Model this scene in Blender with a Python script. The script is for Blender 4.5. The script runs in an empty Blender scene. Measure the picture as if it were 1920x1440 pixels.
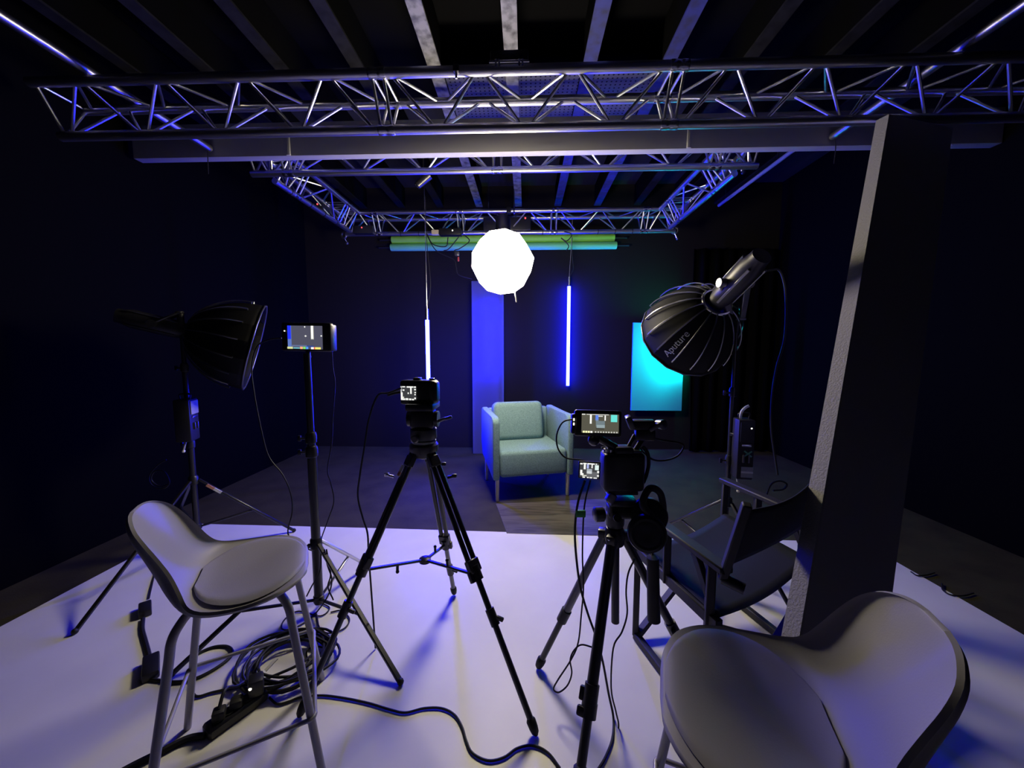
import bpy, bmesh, math, random
from mathutils import Vector, Matrix

random.seed(7)
S = bpy.context.scene
COL = S.collection
V = Vector
PI = math.pi

# ------------------------------------------------------------------ camera
FPX = 710.0                       # focal length in pixels of the 1920x1440 frame
EYE = V((0.0, 0.0, 1.35))
PITCH, YAW = math.radians(5.23), math.radians(2.0)
cam_data = bpy.data.cameras.new('camera')
cam_data.sensor_fit = 'HORIZONTAL'
cam_data.sensor_width = 36.0
cam_data.lens = FPX * 36.0 / 1920.0
cam_data.clip_start = 0.02
cam = bpy.data.objects.new('camera', cam_data)
cam.location = EYE
cam.rotation_euler = (PI / 2 - PITCH, 0.0, YAW)
COL.objects.link(cam)
S.camera = cam
CR = cam.rotation_euler.to_matrix()

# ------------------------------------------------------------------ world and exposure
W = bpy.data.worlds.new('studio_dark')
S.world = W
W.use_nodes = True
bgn = W.node_tree.nodes['Background']
bgn.inputs[0].default_value = (0.55, 0.55, 1.0, 1)
bgn.inputs[1].default_value = 0.006
S.view_settings.view_transform = 'Standard'
S.view_settings.look = 'None'
S.view_settings.exposure = 0.0
S.view_settings.gamma = 1.0
S.view_settings.use_curve_mapping = False

LANTERN = (1.0, 0.88, 0.62)
LANTERN_W = 70.0
BLUE_TUBE = (1.3, 1.5, 380.0)
BLUE_DIM = (0.2, 0.25, 160.0)
CYAN_TUBE = (0.6, 760.0, 540.0)


def P(px, py, Y):
    """point at depth Y of the room seen at a place of the 1920x1440 photograph"""
    d = CR @ V(((px - 960) / FPX, (720 - py) / FPX, -1))
    return EYE + d * ((Y - EYE.y) / d.y)


def FL(px, py, z=0.0):
    """point at height z seen at a place of the photograph"""
    d = CR @ V(((px - 960) / FPX, (720 - py) / FPX, -1))
    return EYE + d * ((z - EYE.z) / d.z)


# ------------------------------------------------------------------ materials
def principled(name, col, rough=0.5, metal=0.0, spec=0.5, bump=0, bscale=60, var=0, vscale=8, var_col=None,
               emit=None, estr=1.0, coat=0, aniso_scale=None):
    m = bpy.data.materials.new(name)
    m.use_nodes = True
    nt = m.node_tree
    b = nt.nodes['Principled BSDF']
    b.inputs['Base Color'].default_value = (*col, 1)
    b.inputs['Roughness'].default_value = rough
    b.inputs['Metallic'].default_value = metal
    b.inputs['Specular IOR Level'].default_value = spec
    if coat:
        b.inputs['Coat Weight'].default_value = coat
    tc = None
    if bump or var:
        tc = nt.nodes.new('ShaderNodeTexCoord')
        mp = nt.nodes.new('ShaderNodeMapping')
        if aniso_scale:
            mp.inputs['Scale'].default_value = aniso_scale
        nt.links.new(tc.outputs['Object'], mp.inputs[0])
    if var:
        n = nt.nodes.new('ShaderNodeTexNoise')
        n.inputs['Scale'].default_value = vscale
        n.inputs['Detail'].default_value = 5
        nt.links.new(mp.outputs[0], n.inputs['Vector'])
        r = nt.nodes.new('ShaderNodeValToRGB')
        r.color_ramp.elements[0].position = 0.5 - var
        r.color_ramp.elements[1].position = 0.5 + var * 0.4
        r.color_ramp.elements[0].color = (*(var_col or tuple(c * 0.6 for c in col)), 1)
        r.color_ramp.elements[1].color = (*col, 1)
        nt.links.new(n.outputs['Fac'], r.inputs[0])
        nt.links.new(r.outputs[0], b.inputs['Base Color'])
    if bump:
        n = nt.nodes.new('ShaderNodeTexNoise')
        n.inputs['Scale'].default_value = bscale
        n.inputs['Detail'].default_value = 4
        nt.links.new(mp.outputs[0], n.inputs['Vector'])
        bp = nt.nodes.new('ShaderNodeBump')
        bp.inputs['Strength'].default_value = bump
        bp.inputs['Distance'].default_value = 0.004
        nt.links.new(n.outputs['Fac'], bp.inputs['Height'])
        nt.links.new(bp.outputs[0], b.inputs['Normal'])
    if emit:
        b.inputs['Emission Color'].default_value = (*emit, 1)
        b.inputs['Emission Strength'].default_value = estr
    return m


def emission(name, col, strength=1.0):
    m = bpy.data.materials.new(name)
    m.use_nodes = True
    nt = m.node_tree
    nt.nodes.clear()
    e = nt.nodes.new('ShaderNodeEmission')
    e.inputs[0].default_value = (*col, 1)
    e.inputs[1].default_value = strength
    o = nt.nodes.new('ShaderNodeOutputMaterial')
    nt.links.new(e.outputs[0], o.inputs[0])
    return m


def perforated(name):
    m = principled(name, (0.10, 0.10, 0.10), 0.7, 0.0, 0.2)
    nt = m.node_tree
    b = nt.nodes['Principled BSDF']
    tc = nt.nodes.new('ShaderNodeTexCoord')
    vo = nt.nodes.new('ShaderNodeTexVoronoi')
    vo.inputs['Scale'].default_value = 30
    vo.inputs['Randomness'].default_value = 0.0
    nt.links.new(tc.outputs['Object'], vo.inputs['Vector'])
    r = nt.nodes.new('ShaderNodeValToRGB')
    r.color_ramp.interpolation = 'CONSTANT'
    r.color_ramp.elements[0].color = (0.003, 0.003, 0.003, 1)
    r.color_ramp.elements[1].position = 0.34
    r.color_ramp.elements[1].color = (0.11, 0.11, 0.11, 1)
    nt.links.new(vo.outputs['Distance'], r.inputs[0])
    nt.links.new(r.outputs[0], b.inputs['Base Color'])
    return m


def translucent_panel(name):
    m = bpy.data.materials.new(name)
    m.use_nodes = True
    nt = m.node_tree
    nt.nodes.clear()
    d = nt.nodes.new('ShaderNodeBsdfDiffuse')
    d.inputs[0].default_value = (0.13, 0.145, 0.12, 1)
    t = nt.nodes.new('ShaderNodeBsdfTranslucent')
    t.inputs[0].default_value = (0.8, 0.8, 0.85, 1)
    mx = nt.nodes.new('ShaderNodeMixShader')
    mx.inputs[0].default_value = 0.65
    o = nt.nodes.new('ShaderNodeOutputMaterial')
    nt.links.new(d.outputs[0], mx.inputs[1])
    nt.links.new(t.outputs[0], mx.inputs[2])
    nt.links.new(mx.outputs[0], o.inputs[0])
    return m


def fabric(name, col, scale=260):
    m = principled(name, col, 0.95, 0, 0.2)
    nt = m.node_tree
    b = nt.nodes['Principled BSDF']
    tc = nt.nodes.new('ShaderNodeTexCoord')
    mp = nt.nodes.new('ShaderNodeMapping')
    mp.inputs['Scale'].default_value = (1, 1, 2.6)
    n = nt.nodes.new('ShaderNodeTexNoise')
    n.inputs['Scale'].default_value = scale * 0.35
    n.inputs['Detail'].default_value = 6
    nt.links.new(tc.outputs['Object'], mp.inputs[0])
    nt.links.new(mp.outputs[0], n.inputs['Vector'])
    r = nt.nodes.new('ShaderNodeValToRGB')
    r.color_ramp.elements[0].position = 0.33
    r.color_ramp.elements[1].position = 0.68
    r.color_ramp.elements[0].color = (*[c * 0.72 for c in col], 1)
    r.color_ramp.elements[1].color = (*[min(1, c * 1.2) for c in col], 1)
    nt.links.new(n.outputs['Fac'], r.inputs[0])
    nt.links.new(r.outputs[0], b.inputs['Base Color'])
    bp = nt.nodes.new('ShaderNodeBump')
    bp.inputs['Strength'].default_value = 0.4
    bp.inputs['Distance'].default_value = 0.002
    nt.links.new(n.outputs['Fac'], bp.inputs['Height'])
    nt.links.new(bp.outputs[0], b.inputs['Normal'])
    return m


def vinyl_floor(name):
    m = principled(name, (0.74, 0.73, 0.70), 0.42, 0, 0.35, bump=0.05, bscale=300)
    nt = m.node_tree
    b = nt.nodes['Principled BSDF']
    tc = nt.nodes.new('ShaderNodeTexCoord')
    n = nt.nodes.new('ShaderNodeTexNoise')
    n.inputs['Scale'].default_value = 1.7
    n.inputs['Detail'].default_value = 7
    nt.links.new(tc.outputs['Object'], n.inputs['Vector'])
    r = nt.nodes.new('ShaderNodeValToRGB')
    r.color_ramp.elements[0].position = 0.3
    r.color_ramp.elements[1].position = 0.62
    r.color_ramp.elements[0].color = (0.66, 0.65, 0.63, 1)
    r.color_ramp.elements[1].color = (0.76, 0.75, 0.72, 1)
    nt.links.new(n.outputs['Fac'], r.inputs[0])
    nt.links.new(r.outputs[0], b.inputs['Base Color'])
    return m


def wood(name, c0, c1, scale=3.0, rough=0.5):
    m = principled(name, c1, rough)
    nt = m.node_tree
    b = nt.nodes['Principled BSDF']
    tc = nt.nodes.new('ShaderNodeTexCoord')
    mp = nt.nodes.new('ShaderNodeMapping')
    mp.inputs['Scale'].default_value = (1.0, 6.0, 1.0)
    n = nt.nodes.new('ShaderNodeTexNoise')
    n.inputs['Scale'].default_value = scale
    n.inputs['Detail'].default_value = 8
    n.inputs['Distortion'].default_value = 1.6
    nt.links.new(tc.outputs['Object'], mp.inputs[0])
    nt.links.new(mp.outputs[0], n.inputs['Vector'])
    r = nt.nodes.new('ShaderNodeValToRGB')
    r.color_ramp.elements[0].position = 0.36
    r.color_ramp.elements[1].position = 0.6
    r.color_ramp.elements[0].color = (*c0, 1)
    r.color_ramp.elements[1].color = (*c1, 1)
    nt.links.new(n.outputs['Fac'], r.inputs[0])
    nt.links.new(r.outputs[0], b.inputs['Base Color'])
    return m


MT = dict(
    alu=principled('aluminium', (0.62, 0.62, 0.64), 0.33, 1.0, bump=0.06, bscale=90),
    alu_brace=principled('aluminium_brace', (0.72, 0.72, 0.74), 0.3, 1.0),
    steel=principled('steel', (0.7, 0.7, 0.72), 0.25, 1.0),
    black=principled('black_plastic', (0.010, 0.010, 0.012), 0.42, 0, 0.5),
    black_metal=principled('black_metal', (0.012, 0.012, 0.014), 0.34, 0.0, 0.6),
    rubber=principled('black_rubber', (0.008, 0.008, 0.008), 0.6, 0, 0.4),
    grey_metal=principled('grey_metal', (0.16, 0.16, 0.17), 0.35, 0.8),
    black_cloth=principled('black_cloth', (0.003, 0.003, 0.0035), 0.9, 0, 0.0, bump=0.3, bscale=25),
    flag=principled('black_nylon', (0.004, 0.004, 0.0045), 0.6, 0, 0.12, bump=0.2, bscale=18),
    blackwall=principled('black_wall', (0.0028, 0.0028, 0.0034), 0.9, 0, 0.0, bump=0.2, bscale=20),
    backwall=principled('charcoal_backdrop', (0.016, 0.0145, 0.0125), 0.9, 0, 0.0),
    darkfloor=principled('dark_floor', (0.042, 0.037, 0.015), 0.8, 0, 0.2, bump=0.3, bscale=120, var=0.25, vscale=5),
    vinyl=vinyl_floor('white_vinyl'),
    blackceil=principled('black_ceiling', (0.005, 0.005, 0.006), 0.9, 0, 0.0),
    ceiling=principled('ceiling_boards', (0.026, 0.026, 0.026), 0.8, 0, 0.1, var=0.3, vscale=3, aniso_scale=(6, 0.6, 1)),
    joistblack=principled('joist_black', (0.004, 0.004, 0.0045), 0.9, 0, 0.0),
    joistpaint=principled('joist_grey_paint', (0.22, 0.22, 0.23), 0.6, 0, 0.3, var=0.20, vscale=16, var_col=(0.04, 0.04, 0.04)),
    joistbluelight=principled('joist_blue_light_tint', (0.035, 0.04, 0.2), 0.6, 0, 0.3, var=0.2, vscale=16, var_col=(0.03, 0.03, 0.08)),  # blue glow of the LED tube put into the strip colour
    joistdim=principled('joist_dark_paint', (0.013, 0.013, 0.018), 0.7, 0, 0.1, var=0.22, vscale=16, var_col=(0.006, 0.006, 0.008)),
    perf=perforated('perforated_metal'),
    beam=principled('beam_paint', (0.35, 0.345, 0.35), 0.55, 0, 0.35, bump=0.05, bscale=40),
    board_edge=principled('grey_foam_edge', (0.27, 0.265, 0.26), 0.9, 0, 0.2, bump=0.8, bscale=140),
    board_face=principled('board_black_paint', (0.30, 0.29, 0.32), 0.9, 0, 0.1, bump=0.15, bscale=60),
    stool=principled('grey_stool_shell', (0.29, 0.28, 0.285), 0.55, 0, 0.35, bump=0.05, bscale=300),
    stool_pad=principled('grey_stool_pad', (0.28, 0.27, 0.275), 0.6, 0, 0.3, bump=0.08, bscale=250),
    stool_leg=principled('grey_stool_leg', (0.34, 0.33, 0.34), 0.4, 0.2, 0.5),
    seat_fabric=fabric('teal_grey_fabric', (0.20, 0.32, 0.36)),
    chair_leg=principled('cream_leg', (0.82, 0.80, 0.68), 0.5),
    canvas=principled("dark_canvas", (0.013, 0.014, 0.020), 0.8, 0, 0.25, bump=0.25, bscale=14),
    chair_wood=wood("black_stained_wood", (0.008, 0.008, 0.009), (0.015, 0.014, 0.014), 10, 0.6),
    mat_wood=wood('brown_wood_grain', (0.035, 0.028, 0.022), (0.10, 0.085, 0.07), 2.2, 0.6),
    panel=translucent_panel('translucent_panel'),
    whiteboard=principled('white_board', (0.6, 0.62, 0.64), 0.6),
    cyanboard=principled('cyan_board', (0.035, 0.42, 0.66), 0.7),
    green=principled('green_paper', (0.30, 0.74, 0.08), 0.7),
    teal=principled('teal_paper', (0.2, 0.72, 0.28), 0.6),
    white_label=principled('white_label', (0.7, 0.7, 0.68), 0.6),
    grey_label=principled('grey_label', (0.30, 0.30, 0.30), 0.6),
    orange_label=principled('orange_label', (0.6, 0.28, 0.16), 0.6),
    green_tape=principled('green_tape', (0.03, 0.30, 0.05), 0.5),
    red_tape=principled('red_tape', (0.5, 0.05, 0.04), 0.5),
    green_label=principled('green_label', (0.10, 0.34, 0.2), 0.5),
    cream=principled('cream_plastic', (0.62, 0.55, 0.40), 0.5),
    silver_cloth=principled('silver_cloth', (0.5, 0.5, 0.5), 0.35, 0.7),
    diffuser=principled('diffuser_cloth', (0.12, 0.12, 0.12), 0.8),
    rod=principled('rod_metal', (0.35, 0.35, 0.35), 0.28, 1.0),
    ring_metal=principled('ring_metal', (0.8, 0.78, 0.66), 0.25, 1.0),
    blue_box=principled('grey_box', (0.014, 0.014, 0.017), 0.5, 0, 0.3),
    logo=principled('logo_print', (0.62, 0.62, 0.60), 0.4),
    lantern=emission('lantern_cloth', LANTERN, LANTERN_W),
    lantern_ring=emission('lantern_ring_glow', (0.62, 0.6, 0.55), 1.0),
    tube=emission('blue_led', BLUE_TUBE, 1.0),
    tube_dim=emission('blue_led_dimmed', BLUE_DIM, 1.0),
    cyan=emission('cyan_led', CYAN_TUBE, 1.0),
    led_red=emission('red_led', (1.0, 0.08, 0.10), 2.0),
    led_white=emission('white_led', (1.0, 0.95, 0.75), 3.0),
    screen_glass=principled('dark_glass', (0.006, 0.006, 0.008), 0.15),
)
EM = {}


def em(col):
    k = tuple(round(c, 3) for c in col)
    if k not in EM:
        EM[k] = emission('screen_colour', k, 1.0)
    return EM[k]


# ------------------------------------------------------------------ mesh helpers
ROOTM = {}


def frame_z(d):
    d = d.normalized()
    a = V((0, 0, 1)) if abs(d.z) < 0.95 else V((1, 0, 0))
    x = a.cross(d).normalized()
    y = d.cross(x)
    return Matrix((x, y, d)).transposed()


def catmull(pts, n=6, closed=False):
    pts = [V(p) for p in pts]
    out = []
    m = len(pts)
    rng = range(m if closed else m - 1)
    for i in rng:
        if closed:
            p0, p1, p2, p3 = pts[i - 1], pts[i], pts[(i + 1) % m], pts[(i + 2) % m]
        else:
            p1, p2 = pts[i], pts[i + 1]
            p0 = pts[i - 1] if i > 0 else p1 * 2 - p2
            p3 = pts[i + 2] if i + 2 < m else p2 * 2 - p1
        for k in range(n):
            t = k / n
            out.append(0.5 * ((2 * p1) + (p2 - p0) * t + (2 * p0 - 5 * p1 + 4 * p2 - p3) * t * t
                              + (3 * p1 - p0 - 3 * p2 + p3) * t ** 3))
    if not closed:
        out.append(pts[-1])
    return out


class MB:
    def __init__(self):
        self.bm = bmesh.new()
        self.mats = []

    def mi(self, m):
        if m is None:
            return 0
        if m not in self.mats:
            self.mats.append(m)
        return self.mats.index(m)

    def box(self, c, size, rot=None, bevel=0, seg=2, mat=None):
        r = bmesh.ops.create_cube(self.bm, size=1.0)
        vs = r['verts']
        M = Matrix.Diagonal((*size, 1))
        R = (rot.to_4x4() if rot is not None else Matrix.Identity(4))
        bmesh.ops.transform(self.bm, matrix=Matrix.Translation(V(c)) @ R @ M, verts=vs)
        fs = list({f for v in vs for f in v.link_faces})
        if mat is not None:
            k = self.mi(mat)
            for f in fs:
                f.material_index = k
        if bevel:
            es = list({e for v in vs for e in v.link_edges})
            bmesh.ops.bevel(self.bm, geom=es, offset=min(bevel, min(size) * 0.49), segments=seg, affect='EDGES', profile=0.5)
        return self

    def hexa(self, pts, mat=None):
        """eight corners: bottom four in order, then top four in order"""
        vs = [self.bm.verts.new(V(p)) for p in pts]
        k = self.mi(mat)
        for idx in ((3, 2, 1, 0), (4, 5, 6, 7), (0, 1, 5, 4), (1, 2, 6, 5), (2, 3, 7, 6), (3, 0, 4, 7)):
            f = self.bm.faces.new([vs[i] for i in idx])
            f.material_index = k
        return self

    def bar(self, a, b, w, h, up=(0, 0, 1), bevel=0.0, mat=None):
        a, b = V(a), V(b)
        d = (b - a)
        L = d.length
        d = d.normalized()
        u = V(up)
        x = d.cross(u)
        if x.length < 1e-4:
            x = V((1, 0, 0))
        x.normalize()
        u = x.cross(d)
        R = Matrix((x, d, u)).transposed()
        return self.box((a + b) / 2, (w, L, h), R, bevel, 1, mat)

    def ring(self, c, R, r, seg):
        return [self.bm.verts.new(c + R @ V((r * math.cos(2 * PI * i / seg), r * math.sin(2 * PI * i / seg), 0))) for i in range(seg)]

    def skin(self, rings, closed=False, caps=True, mat=None):
        k = self.mi(mat)
        n = len(rings[0])
        m = len(rings)
        for i in range(m if closed else m - 1):
            a, b = rings[i], rings[(i + 1) % m]
            for j in range(n):
                f = self.bm.faces.new((a[j], a[(j + 1) % n], b[(j + 1) % n], b[j]))
                f.material_index = k
        if caps and not closed:
            self.bm.faces.new(list(reversed(rings[0]))).material_index = k
            self.bm.faces.new(rings[-1]).material_index = k
        return self

    def cyl(self, a, b, r0, r1=None, seg=14, mat=None):
        a, b = V(a), V(b)
        R = frame_z(b - a)
        r1 = r0 if r1 is None else r1
        return self.skin([self.ring(a, R, r0, seg), self.ring(b, R, r1, seg)], mat=mat)

    def tube(self, pts, r, seg=8, closed=False, mat=None):
        pts = [V(p) for p in pts]
        q = [pts[0]]
        for p in pts[1:]:
            if (p - q[-1]).length > 1e-5:
                q.append(p)
        pts = q
        n = len(pts)
        rr = r if isinstance(r, (list, tuple)) else [r] * n
        if len(rr) != n:
            rr = [rr[0]] * n
        rings = []
        prev = None
        for i in range(n):
            if closed:
                d = pts[(i + 1) % n] - pts[i - 1]
            else:
                d = pts[min(i + 1, n - 1)] - pts[max(i - 1, 0)]
            d.normalize()
            if prev is None:
                R = frame_z(d)
            else:
                x = prev.col[0] - d * prev.col[0].dot(d)
                if x.length < 1e-5:
                    R = frame_z(d)
                else:
                    x.normalize()
                    R = Matrix((x, d.cross(x), d)).transposed()
            prev = R
            rings.append(self.ring(pts[i], R, rr[i], seg))
        return self.skin(rings, closed, mat=mat)

    def lathe(self, o, axis, prof, seg=24, mat=None, caps=True, spin=0.0):
        """prof: (radius, distance along the axis)"""
        R = frame_z(V(axis)) @ Matrix.Rotation(spin, 3, 'Z')
        d = V(axis).normalized()
        rings = [self.ring(V(o) + d * h, R, max(r, 1e-4), seg) for r, h in prof]
        return self.skin(rings, caps=caps, mat=mat)

    def ball(self, c, r, sc=(1, 1, 1), rot=None, seg=16, mat=None):
        k = self.mi(mat)
        M = Matrix.Translation(V(c)) @ (rot.to_4x4() if rot is not None else Matrix.Identity(4)) @ Matrix.Diagonal((r * sc[0], r * sc[1], r * sc[2], 1))
        res = bmesh.ops.create_uvsphere(self.bm, u_segments=seg, v_segments=max(6, seg // 2), radius=1, matrix=M)
        for v in res['verts']:
            for f in v.link_faces:
                f.material_index = k
        return self

    def torus(self, c, axis, R0, r, seg=28, sub=8, a0=0, a1=2 * PI, mat=None):
        F = frame_z(V(axis))
        full = abs(a1 - a0 - 2 * PI) < 1e-6
        n = seg if full else seg + 1
        pts = [V(c) + F @ V((R0 * math.cos(a0 + (a1 - a0) * i / seg), R0 * math.sin(a0 + (a1 - a0) * i / seg), 0)) for i in range(n)]
        return self.tube(pts, r, sub, full, mat)

    def grid(self, f, nu, nv, mat=None):
        k = self.mi(mat)
        g = [[self.bm.verts.new(V(f(i / nu, j / nv))) for i in range(nu + 1)] for j in range(nv + 1)]
        for j in range(nv):
            for i in range(nu):
                fc = self.bm.faces.new((g[j][i], g[j][i + 1], g[j + 1][i + 1], g[j + 1][i]))
                fc.material_index = k
        return self

    def quad(self, a, b, c, d, mat=None):
        f = self.bm.faces.new([self.bm.verts.new(V(p)) for p in (a, b, c, d)])
        f.material_index = self.mi(mat)
        return self

    def build(self, name, mat=None, parent=None, local=False, sharp=40, smooth=True):
        bmesh.ops.recalc_face_normals(self.bm, faces=self.bm.faces[:])
        me = bpy.data.meshes.new(name)
        if parent is not None and not local:
            M = ROOTM[parent.name]
            bmesh.ops.transform(self.bm, matrix=M.inverted(), verts=self.bm.verts[:])
        self.bm.to_mesh(me)
        self.bm.free()
        if mat is not None and not self.mats:
            me.materials.append(mat)
        for m in self.mats:
            me.materials.append(m)
        if smooth and len(me.polygons):
            me.polygons.foreach_set('use_smooth', [True] * len(me.polygons))
            me.set_sharp_from_angle(angle=math.radians(sharp))
        me.update()
        o = bpy.data.objects.new(name, me)
        COL.objects.link(o)
        if parent is not None:
            o.parent = parent
            ROOTM[o.name] = ROOTM[parent.name]
        else:
            ROOTM[o.name] = Matrix.Identity(4)
        return o


def tag(o, label, cat, group=None, kind=None):
    o['label'] = label
    o['category'] = cat
    if group:
        o['group'] = group
    if kind:
        o['kind'] = kind
    return o


def thing(name, label, cat, loc=(0, 0, 0), rotz=0.0, group=None):
    o = bpy.data.objects.new(name, None)
    o.empty_display_size = 0.1
    COL.objects.link(o)
    o.location = loc
    o.rotation_euler = (0, 0, rotz)
    ROOTM[o.name] = Matrix.Translation(V(loc)) @ Matrix.Rotation(rotz, 4, 'Z')
    return tag(o, label, cat, group)


def struct(o, label=None):
    o['kind'] = 'structure'
    if label:
        o['label'] = label
    return o


def copy_tree(o, parent=None):
    c = o.copy()
    COL.objects.link(c)
    if parent is not None:
        c.parent = parent
    for ch in list(o.children):
        copy_tree(ch, c)
    return c


# ------------------------------------------------------------------ the room
XL, XR, YB, YF, ZC = -2.95, 3.25, 5.12, -0.9, 3.47
struct(MB().box(((XL + XR) / 2, (YB + YF) / 2, -0.054), (XR - XL, YB - YF, 0.1)).build('floor', MT['darkfloor']), 'dark carpeted floor under the backdrop')
# white vinyl: rear edge slightly slanted, rear left corner cut
wl, wr = -2.56, 2.37
ra, rb = FL(345, 983), FL(1268, 1007)
m = MB()
xs = (wl, -1.15, 1.09, wr)
rows = [[(x, YF + 0.02) for x in xs], [(x, 1.2) for x in xs], list(zip(xs, (2.745, 2.723, 2.662, 2.63)))]
g = [[[m.bm.verts.new((x, y, z)) for x, y in r] for r in rows] for z in (-0.0035, 0.0)]
for j in range(2):
    for i in range(3):
        m.bm.faces.new((g[1][j][i], g[1][j][i + 1], g[1][j + 1][i + 1], g[1][j + 1][i]))
for side in ([g[k][0] for k in (0, 1)], [g[k][2] for k in (0, 1)], [[g[k][j][0] for j in range(3)] for k in (0, 1)], [[g[k][j][3] for j in range(3)] for k in (0, 1)]):
    lo_, hi_ = side
    for i in range(len(lo_) - 1):
        m.bm.faces.new((lo_[i], lo_[i + 1], hi_[i + 1], hi_[i]))
struct(m.build('floor', MT['vinyl'], smooth=False), 'white vinyl floor in front of the set')
struct(MB().box(((XL + XR) / 2, YB + 0.05, ZC / 2), (XR - XL + 0.4, 0.1, ZC + 0.2)).build('wall_back', MT['backwall']))
struct(MB().box((XL - 0.05, (YB + YF) / 2, ZC / 2), (0.1, YB - YF + 0.2, ZC + 0.2)).build('wall_left', MT['blackwall']))
struct(MB().box((XR + 0.05, (YB + YF) / 2, ZC / 2), (0.1, YB - YF + 0.2, ZC + 0.2)).build('wall_right', MT['blackwall']))
struct(MB().box(((XL + XR) / 2, (YB + YF) / 2, ZC + 0.05), (XR - XL + 0.4, YB - YF + 0.2, 0.1)).build('ceiling', MT['blackceil']))
struct(MB().box(((XL + XR) / 2, (3.45 + YB) / 2, ZC - 0.006), (XR - XL, YB - 3.45, 0.01)).build('ceiling', MT['ceiling']), 'dark grey ceiling boards above the set')
# joists
JZ = 3.20
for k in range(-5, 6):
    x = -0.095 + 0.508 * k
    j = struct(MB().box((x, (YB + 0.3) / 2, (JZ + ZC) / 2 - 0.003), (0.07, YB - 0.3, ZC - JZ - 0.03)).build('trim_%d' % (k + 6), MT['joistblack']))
    MB().box((x, (YB + 0.3) / 2, JZ + 0.003), (0.086, YB - 0.32, 0.014)).build('painted_underside', MT['joistpaint'] if k in (-1, 0) else MT['joistbluelight'] if k in (1, 2) else MT['joistdim'], j)
# perforated panels between the joists
for n, k in enumerate((-1, 0, 1)):
    xx = -0.095 + 0.508 * k + 0.254
    struct(MB().box((xx, 3.0, JZ + 0.03), (0.42, 0.62, 0.012)).build('ceiling_panel', MT['perf']), 'perforated metal ceiling panel between joists')
# steel beam across the room
by, bz0, bz1 = 2.83, 1.35 + 1.399, 1.35 + 1.63
beam = struct(MB().box(((XL + 0.05 + XR) / 2, by + 0.035, (bz0 + bz1) / 2), (XR - XL - 0.07, 0.07, bz1 - bz0), bevel=0.004).build('ceiling_beam', MT['beam']))
for px in (540, 1292):
    q = P(px, 262, by)
    MB().box((q.x, by - 0.004, (bz0 + bz1) / 2), (0.03, 0.012, bz1 - bz0 - 0.004), bevel=0.003).build('joint_strip', MT['beam'], beam)
# triangular gusset at the right end of the beam
a, b_, c = P(1722, 229, 2.84), P(1793, 228, 2.84), P(1786, 272, 2.84)
m = MB()
v0 = [m.bm.verts.new(p) for p in (a, b_, c)]
v1 = [m.bm.verts.new(p + V((0, 0.03, 0))) for p in (a, b_, c)]
m.bm.faces.new(v0)
m.bm.faces.new(list(reversed(v1)))
for i in range(3):
    m.bm.faces.new((v0[i], v0[(i + 1) % 3], v1[(i + 1) % 3], v1[i]))
struct(m.build('trim_20', MT['board_edge'], smooth=False))

# black drape at the right of the backdrop
def drape(u, v):
    x = 2.12 + 1.12 * u + (0.06 * (1 - v) ** 2 if u < 0.05 else 0)
    return (x, 4.98 + 0.03 * math.sin(u * 40) + 0.07 * u, 0.01 + 2.6 * v)
o = MB().grid(drape, 90, 10).build('black_drape', MT['black_cloth'])
o.modifiers.new('thickness', 'SOLIDIFY').thickness = 0.006
tag(o, 'black cloth drape hanging at the right edge of the backdrop', 'curtain')
# wood-grain mat under the armchair's front
wa = [FL(950, 1000), FL(1135, 1005), FL(1150, 935), FL(930, 945)]
m = MB()
m.hexa([(p.x, p.y, -0.003) for p in wa] + [(p.x, p.y, 0.003) for p in wa])
tag(m.build('floor_mat', MT['mat_wood'], smooth=False), 'brown wood-grain floor piece in front of the armchair', 'mat')

# ------------------------------------------------------------------ trusses
def truss(name, label, A, B, sections, phase=0, sz=0.24, skip_end=False):
    """triangular truss, two chords on top and one below; A, B mid-points between the top chords"""
    A, B = V(A), V(B)
    d = (B - A).normalized()
    s = V((-d.y, d.x, 0))
    up = V((0, 0, 1))
    h = sz * 0.866
    t = thing(name, label, 'truss', (A + B) / 2, 0.0, 'lighting trusses')
    offs = (s * (sz / 2), s * (-sz / 2), up * (-h))
    for o in offs:
        MB().cyl(A + o, B + o, 0.025, seg=16).build('chord', MT['alu'], t)
    L = (B - A).length
    cuts = [0.0] + sections + [L]
    for i in range(len(cuts) - 1):
        a, b = cuts[i] + 0.05, cuts[i + 1] - 0.05
        n = max(1, round((b - a) / 0.47))
        for f, (o0, o1) in enumerate(((0, 2), (1, 2), (0, 1))):
            p, q = offs[o0], offs[o1]
            if (i + phase + (f == 2)) % 2:
                p, q = q, p
            step = (b - a) / (2 * n)
            for e in (a - 0.02, b + 0.02):
                MB().cyl(A + d * e + p, A + d * e + q, 0.008, seg=8).build('brace', MT['alu_brace'], t)
            for k in range(2 * n):
                x0, x1 = a + 0.015 + k * step, a - 0.015 + (k + 1) * step
                u, w = (p, q) if k % 2 == 0 else (q, p)
                MB().cyl(A + d * x0 + u, A + d * x1 + w, 0.008, seg=8).build('brace', MT['alu_brace'], t)
    for c in cuts[1:-1]:
        for o in offs:
            m = MB()
            m.lathe(A + d * (c - 0.045) + o, d, [(0.0265, 0), (0.028, 0.008), (0.028, 0.03), (0.0262, 0.036), (0.0262, 0.054), (0.028, 0.06), (0.028, 0.082), (0.0265, 0.09)], 16)
            m.build('coupler', MT['steel'], t)
    return t


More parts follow.
